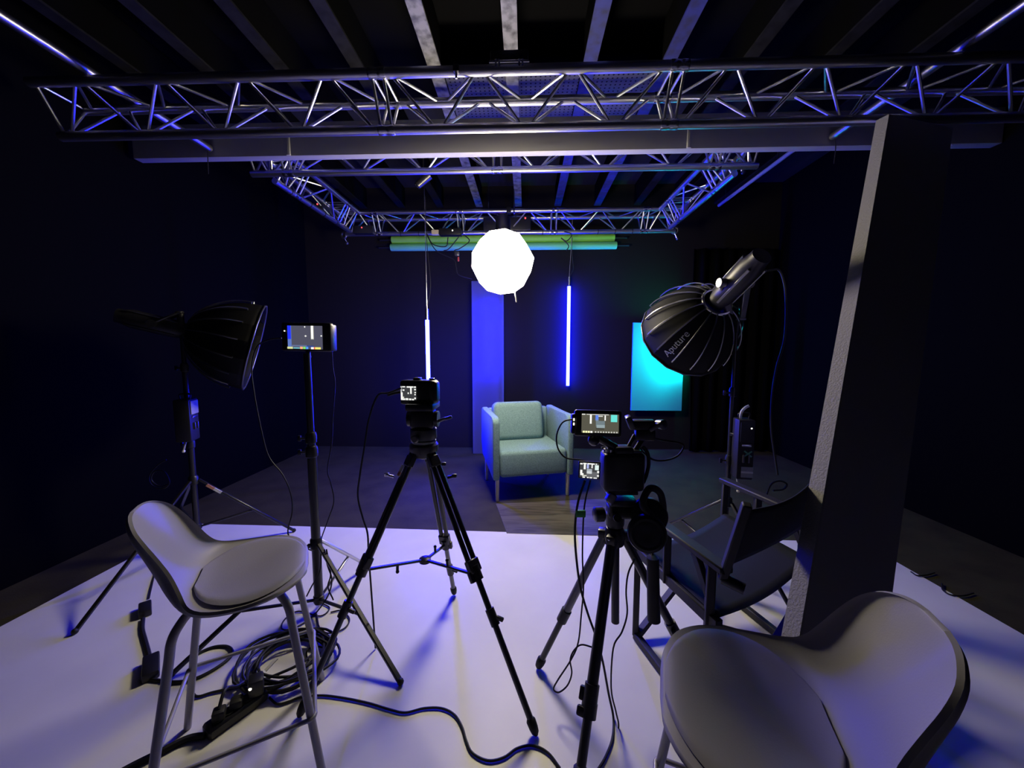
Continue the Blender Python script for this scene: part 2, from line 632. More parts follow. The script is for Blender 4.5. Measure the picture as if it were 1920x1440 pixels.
ZT = 1.35 + 1.392
front = truss('front_truss', 'aluminium lighting truss nearest the camera, spanning the whole picture width', (-2.62, 2.163, ZT + 0.01), (3.0, 2.163, ZT + 0.01), [1.86, 3.38], 1)
ZR = 1.35 + 1.592
ym, yr, xl, xr = 3.067, 4.65, -2.07, 1.65
mid = truss('middle_truss', 'aluminium truss seen just below the grey ceiling beam', (xl - 0.1, ym, ZR), (xr + 0.1, ym, ZR), [0.3, 1.95, 3.6], 0)
rear = truss('rear_truss', 'aluminium truss at the back, above the green paper rolls', (xl - 0.1, yr, ZR), (xr + 0.1, yr, ZR), [0.4, 1.4, 2.5, 3.55], 1)
lt = truss('side_truss', 'aluminium truss running front to back on the left of the frame', (xl, ym + 0.125, ZR - 0.001), (xl, yr - 0.125, ZR - 0.001), [0.3, 1.05], 0)
rt = truss('side_truss', 'aluminium truss running front to back on the right, lit blue', (xr, ym + 0.125, ZR - 0.001), (xr, yr - 0.125, ZR - 0.001), [0.3, 1.05], 0)
for t, pts in ((rear, [(-1.5, 1), (-1.28, 1), (0.85, 1), (1.05, 1), (1.25, 1), (0.2, 1)]), (lt, [(3.4, 0), (3.7, 0), (3.95, 0), (4.2, 0)])):
    for q, ax in pts:
        c = V((q, yr, ZR - 0.208)) if ax else V((xl, q, ZR - 0.208))
        MB().torus(c, (1, 0.1, 0) if ax else (0.1, 1, 0), 0.027, 0.004, 18, 6).build('cable_tie', MT['black'], t)

# ceiling clamp above the front truss, and a small clamp beside it
q = P(955, 122, 2.043)
q.z = ZT + 0.045
t = thing('truss_hanger', 'black hanger bracket clamped on top of the front truss at its middle', 'clamp', q)
MB().box(q + V((0, 0.02, 0.03)), (0.19, 0.06, 0.05), bevel=0.006).build('bracket', MT['black_metal'], t)
MB().cyl(q + V((-0.10, -0.02, -0.01)), q + V((0.10, -0.02, -0.01)), 0.008).build('bolt_bar', MT['steel'], t)
for s in (-1, 1):
    m = MB()
    for k in (-0.008, 0.008):
        m.cyl(q + V((s * 0.058 + k, -0.022, 0.0)), q + V((s * 0.058 + k, -0.022, -0.035)), 0.006)
    m.build('bolt', MT['steel'], t)
q = P(856, 140, 2.03)
q.z = ZT + 0.005
t = thing('pipe_clamp', 'small black clamp on the front truss left of the hanger bracket', 'clamp', q)
MB().box(q, (0.03, 0.05, 0.035), bevel=0.005).build('clamp_body', MT['black'], t)
MB().cyl(q + V((0, -0.01, -0.015)), q + V((0, -0.01, -0.045)), 0.006).build('clamp_screw', MT['steel'], t)

# depth-wise pipes lying on the front truss
for (px, py, xe, ye, lab, wx) in ((0, 45, 394, 286, 'long steel pipe resting on the front truss at the left', 388),
                                 (1920, 34, 1560, 269, 'long steel pipe resting on the front truss at the right', 1568)):
    zp = ZT + 0.01 + 0.052
    far = P(xe, ye, 2.82)
    far.z = zp
    near = V((far.x, 0.9, zp))
    t = thing('rigging_pipe', lab, 'pipe', far, 0, 'rigging pipes')
    MB().cyl(near, far, 0.024, seg=18).build('pipe', MT['alu'], t)
    MB().tube(catmull([far + V((0, -0.02, -0.02)), far + V((0.004, -0.03, -0.09)), far + V((0, -0.03, -0.19))], 4), 0.003, 6).build('safety_wire', MT['rubber'], t)
a, b_ = P(1472, 293, 3.6), P(1362, 375, 4.75)
b_.x = a.x
b_.z = a.z
t = thing('ceiling_pipe', 'thin pipe below the ceiling right of the blue-lit side truss', 'pipe', (a + b_) / 2)
MB().cyl(a - V((0, 0.5, 0)), b_, 0.018).build('pipe', MT['beam'], t)
for y in (3.7, 4.6):
    MB().cyl((a.x, y, a.z), (a.x, y, ZC), 0.006).build('hanger', MT['black_metal'], t)

# ------------------------------------------------------------------ paper rolls
def roll(name, label, p0, p1, r, mat, drop):
    t = thing(name, label, 'paper roll', (p0 + p1) / 2, 0, 'backdrop paper rolls')
    d = (p1 - p0).normalized()
    m = MB()
    m.lathe(p0, d, [(0.02, 0), (r * 0.93, 0.0), (r, 0.008), (r, (p1 - p0).length - 0.008), (r * 0.93, (p1 - p0).length), (0.02, (p1 - p0).length)], 28)
    m.build('paper', mat, t)
    MB().cyl(p0 - d * 0.16, p1 + d * 0.16, 0.014).build('core_pipe', MT['black_metal'], t)
    return t


g0, g1 = P(735, 449, 5.06), P(1152, 447, 5.06)
g1.z = g0.z = P(735, 450, 5.06).z
roll('paper_roll', 'green paper backdrop roll, upper of the two behind the rear truss', g0, g1, 0.048, MT['green'], 0)
g0, g1 = P(733, 463, 5.055), P(1156, 461, 5.055)
g1.z = g0.z = P(733, 464, 5.055).z
roll('paper_roll', 'teal paper backdrop roll, lower of the two behind the rear truss', g0, g1, 0.047, MT['teal'], 0)

# ------------------------------------------------------------------ LED tubes
def led_tube(label, top, bot, mat, wire_top, r=0.021):
    t = thing('led_tube', label, 'led tube', bot, 0, 'led tube lights')
    d = (bot - top).normalized()
    MB().cyl(top, bot, r, seg=16).build('tube', mat, t)
    MB().cyl(top - d * 0.12, top, r * 0.85, seg=14).build('socket', MT['steel'], t)
    MB().lathe(bot, d, [(r * 0.95, 0), (r * 1.05, 0.004), (r * 1.0, 0.012)], 14).build('end_cap', MT['black'], t)
    if wire_top is not None:
        w0 = top - d * 0.12
        MB().tube(catmull([w0, w0.lerp(wire_top, 0.1), w0.lerp(wire_top, 0.6) + V((0.004, 0, 0)), wire_top], 5), 0.004, 6).build('hanging_wire', MT['steel'], t)
        MB().tube(catmull([w0, w0.lerp(wire_top, 0.15) + V((0.045, 0, 0)), w0.lerp(wire_top, 0.4) + V((0.02, 0, 0)), w0.lerp(wire_top, 0.7) + V((0.012, 0, 0))], 6), 0.003, 6).build('power_lead', MT['rubber'], t)
    return t


ta = P(801, 600, 4.15)
led_tube('glowing blue LED tube hanging left of the blue-lit upright panel', ta, V((ta.x, ta.y, P(801, 815, 4.15).z)), MT['tube'], V((ta.x - 0.01, ta.y, ZC)))
tb = P(1067, 537, 5.02)
led_tube('glowing blue LED tube hanging right of the round lantern', tb, V((tb.x, tb.y, P(1066, 723, 5.02).z)), MT['tube'], V((tb.x, 4.76, ZR - 0.03)))
# panel lit from behind by a third tube
pa, pb = P(881, 527, 4.80), P(941, 527, 4.80)
zt = pa.z
t = thing('translucent_panel', 'tall white translucent panel glowing blue, standing behind the armchair', 'panel', ((pa.x + pb.x) / 2, 4.8, 0))
MB().box(((pa.x + pb.x) / 2 + 0.02, 4.803, zt / 2), (pb.x - pa.x, 0.004, zt)).build('sheet', MT['panel'], t)
for x in (pa.x + 0.025, pb.x + 0.015):
    MB().box((x, 4.812, zt / 2), (0.01, 0.012, zt), bevel=0.002).build('edge_strip', MT['whiteboard'], t)
MB().box(((pa.x + pb.x) / 2 + 0.02, 4.87, 0.012), (pb.x - pa.x, 0.12, 0.02), bevel=0.004).build('foot', MT['black_metal'], t)
xc = (pa.x + pb.x) / 2 + 0.03
led_tube('blue LED tube hidden behind the translucent panel, seen as a glow', V((xc, 4.88, P(912, 570, 4.88).z)), V((xc, 4.88, P(912, 705, 4.88).z)), MT['tube_dim'], V((xc, 4.88, ZC)), 0.014)
# teal-lit board
qa, qb = P(1187, 605, 4.98), P(1277, 770, 4.98)
t = thing('lit_board', 'rectangular cyan board lit from blue to turquoise on the backdrop at the right', 'board', ((qa.x + qb.x) / 2, 4.98, qb.z))
MB().box(((qa.x + qb.x) / 2, 4.98, (qa.z + qb.z) / 2), (qb.x - qa.x, 0.03, qa.z - qb.z), bevel=0.002, seg=1).build('sheet', MT['cyanboard'], t)
MB().box(((qa.x + qb.x) / 2, 5.055, (qa.z + qb.z) / 2), (0.1, 0.128, 0.1), bevel=0.004).build('wall_bracket', MT['black_metal'], t)
ct = P(1300, 612, 4.80)
CY = led_tube('cyan LED tube behind the right softbox, lighting the board', ct, V((ct.x, ct.y, P(1300, 688, 4.80).z)), MT['cyan'], None, 0.014)
MB().box((ct.x, (ct.y + 0.04 + YB) / 2, ct.z - 0.1), (0.03, YB - ct.y - 0.045, 0.03), bevel=0.004).build('wall_bracket', MT['black_metal'], CY)
cz0, cz1 = P(1300, 688, 4.80).z - 0.02, ct.z + 0.02
m = MB()
arc = [math.radians(a) for a in range(-185, 95, 15)]        # added unseen shield against cyan spill, open towards the board
for r_ in (0.035, 0.038):
    pass
ins_ = [[m.bm.verts.new((ct.x + 0.035 * math.cos(a), ct.y + 0.035 * math.sin(a), z)) for a in arc] for z in (cz0, cz1)]
out_ = [[m.bm.verts.new((ct.x + 0.039 * math.cos(a), ct.y + 0.039 * math.sin(a), z)) for a in arc] for z in (cz0, cz1)]
for i in range(len(arc) - 1):
    m.bm.faces.new((ins_[0][i], ins_[0][i + 1], ins_[1][i + 1], ins_[1][i]))
    m.bm.faces.new((out_[0][i], out_[0][i + 1], out_[1][i + 1], out_[1][i]))
    for k_ in (0, 1):
        m.bm.faces.new((ins_[k_][i], ins_[k_][i + 1], out_[k_][i + 1], out_[k_][i]))
for i in (0, -1):
    m.bm.faces.new((ins_[0][i], out_[0][i], out_[1][i], ins_[1][i]))
m.build('added_spill_shield', MT['black_metal'], CY)
for z in (cz0, cz1):
    MB().cyl((ct.x, ct.y, z - 0.002), (ct.x, ct.y, z + 0.002), 0.06).build('added_shield_end', MT['black_metal'], CY)  # added end plates, stop cyan spill up and down

# ------------------------------------------------------------------ lantern
LC = P(942, 492, 2.95)
ax = V((0.02, -0.50, -0.87)).normalized()
t = thing('lantern_light', 'glowing white faceted round lantern light hanging in the middle', 'lamp', LC)
TL = t
rl = 0.236
arcs = [0, 46, 90, 130]
m = MB().lathe(LC, ax, [(max(0.03, rl * 1.03 * math.sin(math.radians(a))), rl * math.cos(math.radians(a))) for a in arcs], 10, spin=0.2)
m.build('lantern_cloth', MT['lantern'], t, smooth=False)
m = MB().lathe(LC, ax, [((rl + 0.003) * math.sin(math.radians(a)), (rl + 0.003) * math.cos(math.radians(a))) for a in (129.5, 150, 168)], 10, spin=0.2)
m.build('black_skirt', MT['flag'], t, smooth=False)
MB().lathe(LC, -ax, [(0.055, 0.22), (0.06, 0.24), (0.06, 0.44), (0.05, 0.46)], 18).build('lamp_head', MT['black'], t)
MB().torus(P(946, 505, 2.69), (EYE - LC).normalized(), 0.026, 0.0028, 26, 6, 0.4, 5.6).build('opening_ring', MT['lantern_ring'], t)
dv = P(950, 415, 4.53)
top = LC - ax * 0.44
t2 = thing('lantern_boom', 'dark boom arm holding the lantern from the rear truss', 'boom', dv)
MB().tube(catmull([V((dv.x, 4.53, ZR - 0.01)), dv + V((0, -0.03, -0.06)), dv.lerp(top, 0.4), top], 6), 0.014, 10).build('arm', MT['black_metal'], t2)
t3 = thing('lamp_controller', 'black control unit with two red lights behind the lantern on the truss', 'control unit', dv)
MB().box(dv + V((0, 0.13, 0.0)), (0.56, 0.10, 0.15), bevel=0.01).build('case', MT['black'], t3)
for px in (938, 985):
    q = P(px, 409, 4.61)
    MB().ball(V((q.x, 4.61, q.z)), 0.010, seg=10).build('indicator_light', MT['led_red'], t3)
q = P(964, 396, 4.53)
t = thing('truss_clamp', 'steel clamp with an upright pin on the rear truss above the lantern', 'clamp', q)
m = MB()
m.torus(V((q.x, yr - 0.12, ZR)), (1, 0, 0), 0.033, 0.009, 20, 8)
m.build('jaw', MT['steel'], t)
MB().box(V((q.x - 0.06, yr - 0.12, ZR)), (0.05, 0.07, 0.07), bevel=0.008).build('block', MT['black'], t)
MB().cyl((q.x, yr - 0.12, ZR + 0.03), (q.x, yr - 0.12, ZR + 0.24), 0.006).build('pin', MT['steel'], t)
MB().cyl((q.x + 0.02, yr - 0.14, ZR - 0.035), (q.x + 0.02, yr - 0.14, ZR - 0.075), 0.006).build('screw', MT['steel'], t)
# stick below the lantern
q0, q1 = P(962, 520, 3.0), P(968, 567, 3.0)
MB().cyl(q0, q1, 0.006, 0.007).build('pull_stick', MT['steel'], TL)

# boxes and plugs on the rear truss
def small_box(name, label, cat, c, size, leds=(), rotz=0, mat=None):
    t = thing(name, label, cat, c)
    R = Matrix.Rotation(rotz, 3, 'Z')
    MB().box(c, size, R, bevel=0.006).build('case', mat or MT['black'], t)
    for l in leds:
        MB().ball(V(c) + R @ V(l), 0.008, seg=8).build('indicator_light', MT['led_red'], t)
    return t


c = P(684, 433, 4.62)
small_box('power_box', 'black box with a red light at the left end of the rear truss', 'power box', c, (0.24, 0.12, 0.09), [(-0.01, -0.062, 0.02)])
c = P(603, 392, 4.1)
small_box('power_box', 'small black box with a red light inside the left side truss', 'power box', c, (0.10, 0.16, 0.07), [(0.0, -0.082, 0.02)])
c = P(845, 436, 4.57)
t = small_box('power_splitter', 'black socket splitter with dangling leads left of the lantern', 'splitter', c, (0.26, 0.09, 0.075))
MB().box(c + V((-0.18, 0, 0)), (0.09, 0.06, 0.055), bevel=0.01).build('plug', MT['cream'], t)
MB().ball(c + V((0.03, -0.045, 0.01)), 0.008, seg=8).build('indicator_light', MT['led_white'], t)
for k, pts in enumerate(([(800, 440), (818, 470), (850, 486), (855, 500), (860, 515), (885, 523)],
                         [(840, 445), (836, 462), (812, 458), (800, 438)],
                         [(870, 440), (880, 452), (862, 466), (852, 470), (854, 480)],
                         [(862, 442), (842, 466), (832, 470)])):
    MB().tube(catmull([P(x, y, 4.50) for x, y in pts], 6), 0.006, 6).build('lead', MT['rubber'], t)
q = P(857, 476, 4.50)
MB().box(q, (0.05, 0.03, 0.05), bevel=0.01).build('connector', MT['grey_metal'], t)
MB().box(q + V((0.015, 0, -0.06)), (0.02, 0.02, 0.05), bevel=0.006).build('red_tip', MT['red_tape'], t)
c = P(1066, 440, 4.6)
t = thing('tube_clip', 'wire clip on the rear truss above the right blue tube', 'clip', c)
MB().tube(catmull([P(x, y, 4.62) for x, y in ((1058, 434), (1072, 440), (1062, 452), (1052, 446), (1066, 460), (1062, 470))], 6), 0.006, 6).build('wire', MT['rubber'], t)
for px, py, lab in ((1265, 432, 'scaffold clamp on the right end of the rear truss'), (1372, 342, 'scaffold clamp under the right side truss, near its front'), (645, 441, 'scaffold clamp on the left end of the rear truss')):
    q = P(px, py, 4.66 if py > 400 else 3.55)
    if py < 400:
        q = V((xr + 0.12, 3.36, ZR - 0.03))
    t = thing('scaffold_clamp', lab, 'clamp', q)
    MB().torus(q, (0.3, 1, 0), 0.035, 0.012, 18, 8).build('jaw', MT['grey_metal'], t)
    MB().cyl(q + V((0, 0, -0.03)), q + V((0.03, 0, -0.09)), 0.010).build('bolt', MT['steel'], t)
    MB().ball(q + V((0.035, 0, -0.095)), 0.018, seg=10).build('nut', MT['grey_metal'], t)
# little spot hanging from the ceiling near the left tube's wire
q = P(794, 338, 4.0)
t = thing('ceiling_spotlight', 'small spotlight hanging below the ceiling left of centre', 'spotlight', q)
MB().cyl(q + V((-0.06, 0, -0.05)), q + V((0.06, 0, 0.05)), 0.035, 0.045).build('can', MT['grey_metal'], t)
MB().tube([q + V((0.0, 0, 0.03)), V((q.x, q.y, ZC))], 0.008, 6).build('stem', MT['black_metal'], t)
MB().lathe(q + V((-0.065, 0, -0.054)), (-0.75, 0, -0.65), [(0.032, -0.004), (0.036, 0.0), (0.03, 0.008)], 14).build('bezel', MT['steel'], t)

# ------------------------------------------------------------------ leaning black foam board
B0, B1 = FL(1440, 1535), FL(1628, 1462)
d = (B1 - B0)
d.z = 0
wdir = d.normalized()
T0 = P(1667, 214, 2.06)
T0w = wdir * 0.60
n = (T0 - B0).normalized().cross(wdir).normalized()
if n.y < 0:
    n = -n
th = 0.055
# edge faces to the left, its thickness runs back from the front face
t = thing('foam_board', 'tall black foam board with grey edges leaning on the front truss at the right', 'foam board', (B0 + B1) / 2)
e0, e1 = B0 + V((0, 0, 0.0)), B0 + wdir * (B1 - B0).length
nn = V((-wdir.y, wdir.x, 0)) * th
def corner(base, k):
    return base
back = nn * 1.0
t0, t1 = T0, T0 + wdir * 0.47
m = MB()
ins = wdir * 0.012
m.hexa([e0 + ins, e1, e1 + back, e0 + back + ins, t0 + ins, t1, t1 + back, t0 + back + ins])
m.build('face_sheet', MT['board_face'], t, smooth=False)
m = MB()
m.hexa([e0 - back * 0.0, e0 + ins, e0 + ins + back, e0 + back - wdir * 0.0, t0, t0 + ins, t0 + ins + back, t0 + back])
m.build('edge', MT['board_edge'], t, smooth=False)

# ------------------------------------------------------------------ armchair
AC = thing('armchair', 'teal grey fabric armchair with pale legs on the dark floor', 'armchair', (0.0, 3.63, 0), math.radians(15))
def armside(s):
    m = MB()
    x0, x1 = s * 0.315, s * 0.375
    pts = [(-0.335, 0.20), (-0.335, 0.715), (-0.315, 0.745), (-0.26, 0.755), (0.30, 0.765), (0.345, 0.74), (0.36, 0.40), (0.30, 0.27)]
    vs0 = [m.bm.verts.new((x0, y, z)) for y, z in pts]
    vs1 = [m.bm.verts.new((x1, y, z)) for y, z in pts]
    m.bm.faces.new(vs0)
    m.bm.faces.new(list(reversed(vs1)))
    for i in range(len(pts)):
        j = (i + 1) % len(pts)
        m.bm.faces.new((vs0[i], vs0[j], vs1[j], vs1[i]))
    bmesh.ops.bevel(m.bm, geom=m.bm.edges[:], offset=0.016, segments=3, affect='EDGES', profile=0.5)
    return m
for s in (-1, 1):
    armside(s).build('arm', MT['seat_fabric'], AC, local=True)
MB().box((0, -0.012, 0.335), (0.625, 0.64, 0.235), bevel=0.035, seg=4).build('seat', MT['seat_fabric'], AC, local=True)
MB().box((0, 0.305, 0.50), (0.64, 0.09, 0.50), Matrix.Rotation(-0.09, 3, 'X'), bevel=0.03, seg=3).build('backrest', MT['seat_fabric'], AC, local=True)
m = MB().box((-0.03, 0.185, 0.63), (0.515, 0.15, 0.385), Matrix.Rotation(-0.17, 3, 'X'), bevel=0.055, seg=4)
o = m.build('back_cushion', MT['seat_fabric'], AC, local=True)
for x in (-0.335, 0.335):
    for y in (-0.29, 0.29):
        MB().lathe((x * 0.99, y, 0.0), (0, 0, 1), [(0.013, 0), (0.016, 0.005), (0.019, 0.215 if y < 0 else 0.29)], 16).build('leg', MT['chair_leg'], AC, local=True)

# ------------------------------------------------------------------ bar stools
ST = [  # y, z, half width, edge lift
    (0.222, -0.014, 0.035, 0), (0.218, -0.008, 0.075, 0), (0.206, -0.003, 0.112, 0), (0.178, 0.001, 0.158, 0.0),
    (0.125, -0.002, 0.196, 0.004), (0.060, -0.008, 0.214, 0.010), (-0.010, -0.011, 0.216, 0.017), (-0.072, -0.009, 0.205, 0.027),
    (-0.115, 0.006, 0.187, 0.036), (-0.147, 0.037, 0.167, 0.042), (-0.171, 0.080, 0.151, 0.042), (-0.192, 0.125, 0.142, 0.036),
    (-0.211, 0.165, 0.132, 0.028), (-0.225, 0.196, 0.113, 0.018), (-0.233, 0.215, 0.083, 0.009), (-0.237, 0.224, 0.054, 0.003), (-0.239, 0.2275, 0.026, 0)]
SC = catmull([V((a * 0.9, b * (1.08 if b > 0 else 1), 0)) for a, b, _, _ in ST], 3)
SW = catmull([V((c, d_, 0)) for _, _, c, d_ in ST], 3)


def shell_pt(i, u):
    y, z = SC[i].x, SC[i].y
    w, l = max(SW[i].x, 0.01), SW[i].y
    a, b = SC[max(i - 1, 0)], SC[min(i + 1, len(SC) - 1)]
    ty, tz = b.x - a.x, b.y - a.y
    L = math.hypot(ty, tz) or 1
    ny, nz = tz / L, -ty / L
    k = l * abs(u) ** 2.4
    return V((w * math.sin(u * PI / 2) * (1 - 0.0 * abs(u)), y + ny * k, z + nz * k))


def make_stool(label, loc, rotz, seat_h=0.68):
    t = thing('bar_stool', label, 'stool', loc, rotz, 'grey bar stools')
    n = len(SC) - 1
    nu = 28
    m = MB()
    g = [[m.bm.verts.new(shell_pt(i, -1 + 2 * j / nu) + V((0, 0, seat_h))) for j in range(nu + 1)] for i in range(n + 1)]
    for i in range(n):
        for j in range(nu):
            m.bm.faces.new((g[i][j], g[i][j + 1], g[i + 1][j + 1], g[i + 1][j]))
    tk = 0.013
    bk = []
    for i in range(n + 1):
        a, b = SC[max(i - 1, 0)], SC[min(i + 1, n)]
        ty, tz = b.x - a.x, b.y - a.y
        L = math.hypot(ty, tz)
        nv = V((0, tz / L, -ty / L))
        bk.append([m.bm.verts.new(v.co * 1.0 - nv * tk) for v in g[i]])
    for i in range(n):
        for j in range(nu):
            m.bm.faces.new((bk[i][j], bk[i + 1][j], bk[i + 1][j + 1], bk[i][j + 1]))
    loop = [(i, 0) for i in range(n)] + [(n, j) for j in range(nu)] + [(i, nu) for i in range(n, 0, -1)] + [(0, j) for j in range(nu, 0, -1)]
    cen = V((0, 0, 0))
    rim_v = []
    for q, (i, j) in enumerate(loop):
        i0, j0 = loop[q - 1]
        i1, j1 = loop[(q + 1) % len(loop)]
        tg = (g[i1][j1].co - g[i0][j0].co)
        nn_ = (g[i][j].co - bk[i][j].co)
        ow = tg.cross(nn_)
        inner = g[max(2, min(n - 2, i))][nu // 2].co
        if ow.dot(g[i][j].co - inner) < 0:
            ow = -ow
        ow = ow.normalized() if ow.length > 1e-9 else V((0, 0, 0))
        rim_v.append(m.bm.verts.new((g[i][j].co + bk[i][j].co) / 2 + ow * 0.005))
    for q in range(len(loop)):
        i0, j0 = loop[q]
        i1, j1 = loop[(q + 1) % len(loop)]
        a_, b_2 = rim_v[q], rim_v[(q + 1) % len(loop)]
        m.bm.faces.new((g[i0][j0], g[i1][j1], b_2, a_))
        m.bm.faces.new((a_, b_2, bk[i1][j1], bk[i0][j0]))
    o = m.build('seat_shell', MT['stool'], t, local=True, sharp=75)
    # pad
    ks = [i for i in range(n + 1) if -0.098 < SC[i].x < 0.192 and SC[i].y < 0.03]
    m = MB()
    rows = []
    for i in ks:
        y = SC[i].x
        e = max(0.0, 1 - ((y - 0.047) / 0.147) ** 2) ** 0.5
        row = []
        for j in range(nu + 1):
            u = -1 + 2 * j / nu
            uu = u * 0.92
            p = shell_pt(i, uu)
            w = max(SW[i].x, 0.001)
            x = u * min(0.200 * e, w * 0.95)
            # height of the shell below this point
            k = SW[i].y * min(1, abs(x) / w) ** 2.4
            edge = min(1, (1 - abs(u)) * 6) * min(1, e * 2.2)
            row.append(m.bm.verts.new((x, y, SC[i].y + k + seat_h + 0.002 + 0.0075 * edge ** 0.5)))
        rows.append(row)
    for a, b in zip(rows, rows[1:]):
        for j in range(nu):
            m.bm.faces.new((a[j], a[j + 1], b[j + 1], b[j]))
    bmesh.ops.remove_doubles(m.bm, verts=m.bm.verts[:], dist=0.0008)
    m.build('seat_pad', MT['stool_pad'], t, local=True, sharp=70)
    zt = seat_h - 0.03
    foot = {}
    for sx in (-1, 1):
        for sy in (-1, 1):
            top = V((sx * 0.115, sy * 0.10 + 0.01, zt))
            bend = V((sx * 0.150, sy * 0.135 + 0.01, zt - 0.05))
            ft = V((sx * 0.225, sy * 0.215 + 0.005, 0.0))
            foot[(sx, sy)] = (bend, ft)
            pts = [top, top.lerp(bend, 0.5) + V((0, 0, 0.008)), bend, bend.lerp(ft, 0.12), bend.lerp(ft, 0.5), ft + V((0, 0, 0.002))]
            lg = MB().tube(catmull(pts, 5), 0.0115, 12).build('leg', MT['stool_leg'], t, local=True)
    zf = 0.24
    cs = []
    for key in ((-1, -1), (-1, 1), (1, 1), (1, -1)):
        b, f = foot[key]
        k = (b.z - zf) / (b.z - f.z)
        c = b.lerp(f, k)
        cs.append(V((c.x * 1.06, c.y * 1.06, zf)))
    m = MB()
    ring = []
    for i in range(4):
        a, b = cs[i], cs[(i + 1) % 4]
        for s_ in (0.03, 0.1, 0.5, 0.9, 0.97):
            ring.append(a.lerp(b, s_))
    m.tube(catmull(ring, 3, True), 0.0065, 10, True)
    m.build('footrest', MT['stool_leg'], t, local=True)
    MB().box((0, 0.01, zt - 0.0), (0.25, 0.22, 0.012), bevel=0.005).build('under_plate', MT['stool_leg'], t, local=True)
    return t


make_stool('grey moulded bar stool with low back at the left foreground', (-0.908, 1.105, 0), math.radians(-60), 0.655)
make_stool('grey moulded bar stool cut off by the bottom right picture edge', (0.478, 0.69, 0), math.radians(70), 0.655)

# ------------------------------------------------------------------ director's chair
NF, NB = V((0.52, 1.68, 0)), V((0.65, 1.205, 0))
WV = V((0.575, 0.37, 0))
FF, FB = NF + WV, NB + WV
t = thing('director_chair', 'black folding director chair with canvas seat behind the right stool', 'chair', (NF + FB) / 2)
up = lambda p, z: V((p.x, p.y, z))
for a, b in ((NF, NB), (FF, FB)):
    MB().bar(up(a, 0.635) + (a - b) * 0.05, up(b, 0.635) - (a - b) * 0.04, 0.05, 0.024, bevel=0.005).build('armrest', MT['chair_wood'], t)
    MB().bar(up(a, 0.02), up(b, 0.02), 0.03, 0.035, bevel=0.004).build('foot_rail', MT['chair_wood'], t)
    MB().bar(up(a, 0.43), up(b, 0.43), 0.028, 0.045, bevel=0.004).build('seat_rail', MT['chair_wood'], t)
    a2, b2 = a.lerp(b, 0.42), a.lerp(b, 0.9)
    MB().bar(up(a, 0.02), up(a, 0.63), 0.028, 0.034, up=(0.3, 1, 0), bevel=0.004).build('leg', MT['chair_wood'], t)
    MB().bar(up(a2, 0.41), up(a2, 0.63), 0.028, 0.04, up=(0.3, 1, 0), bevel=0.004).build('arm_post', MT['chair_wood'], t)
    m = MB().bar(up(b2, 0.02), up(b2, 0.63), 0.028, 0.04, up=(0.3, 1, 0), bevel=0.004)
    m.build('leg', MT['chair_wood'], t)
    MB().bar(up(b2, 0.50), up(b2.lerp(a, 0.18), 0.62), 0.022, 0.03, bevel=0.003).build('bracket', MT['chair_wood'], t)
    tp = up(b, 0.885) + (b - a) * (0.16 if b is NB else 0.02)
    MB().bar(up(b, 0.60), tp, 0.026, 0.03, up=(0.3, 1, 0), bevel=0.004).build('back_post', MT['chair_wood'], t)
for a, b in ((NF, FF), (NB, FB)):
    sh = (NB - NF).normalized() * 0.018
    MB().bar(up(a, 0.03) + sh, up(b, 0.41) + sh, 0.02, 0.04, up=(0, 1, 0), bevel=0.003).build('cross_brace', MT['chair_wood'], t)
    MB().bar(up(b, 0.03) - sh, up(a, 0.41) - sh, 0.02, 0.04, up=(0, 1, 0), bevel=0.003).build('cross_brace', MT['chair_wood'], t)
dd = (NB - NF)
m = MB()
m.grid(lambda u, v: up(NF.lerp(FF, u) + dd * (0.02 + 0.96 * v), 0.458 - 0.04 * math.sin(PI * u) - 0.006 * math.sin(2 * PI * v) * math.sin(PI * u)), 20, 12)
o = m.build('canvas_seat', MT['canvas'], t)
o.modifiers.new('thickness', 'SOLIDIFY').thickness = 0.004
m = MB()
def bcl(u, v):
    p = NB.lerp(FB, u) + dd * (0.03 + 0.14 * v) * (1 - 0.9 * u) + dd * 0.03 * math.sin(PI * u)
    return up(p, 0.655 + 0.215 * v - 0.034 * math.sin(PI * u) * v)
m.grid(bcl, 20, 10)
o = m.build('canvas_back', MT['canvas'], t)
o.modifiers.new('thickness', 'SOLIDIFY').thickness = 0.005
q = up(NB, 0.62)
MB().cyl(q + V((0.0, 0, -0.02)), q + V((0.05, -0.04, -0.03)), 0.018).build('hinge_knob', MT['black'], t)
q = P(1478, 1047, 1.75)
t = thing('red_tag', 'small red plastic tag seen below the chair back', 'tag', q)
MB().tube(catmull([q + V((-0.02, 0, -0.01)), q + V((0, 0, 0.012)), q + V((0.02, 0, -0.012)), q + V((0, 0, -0.02))], 4), 0.006, 6).build('loop', MT['red_tape'], t)

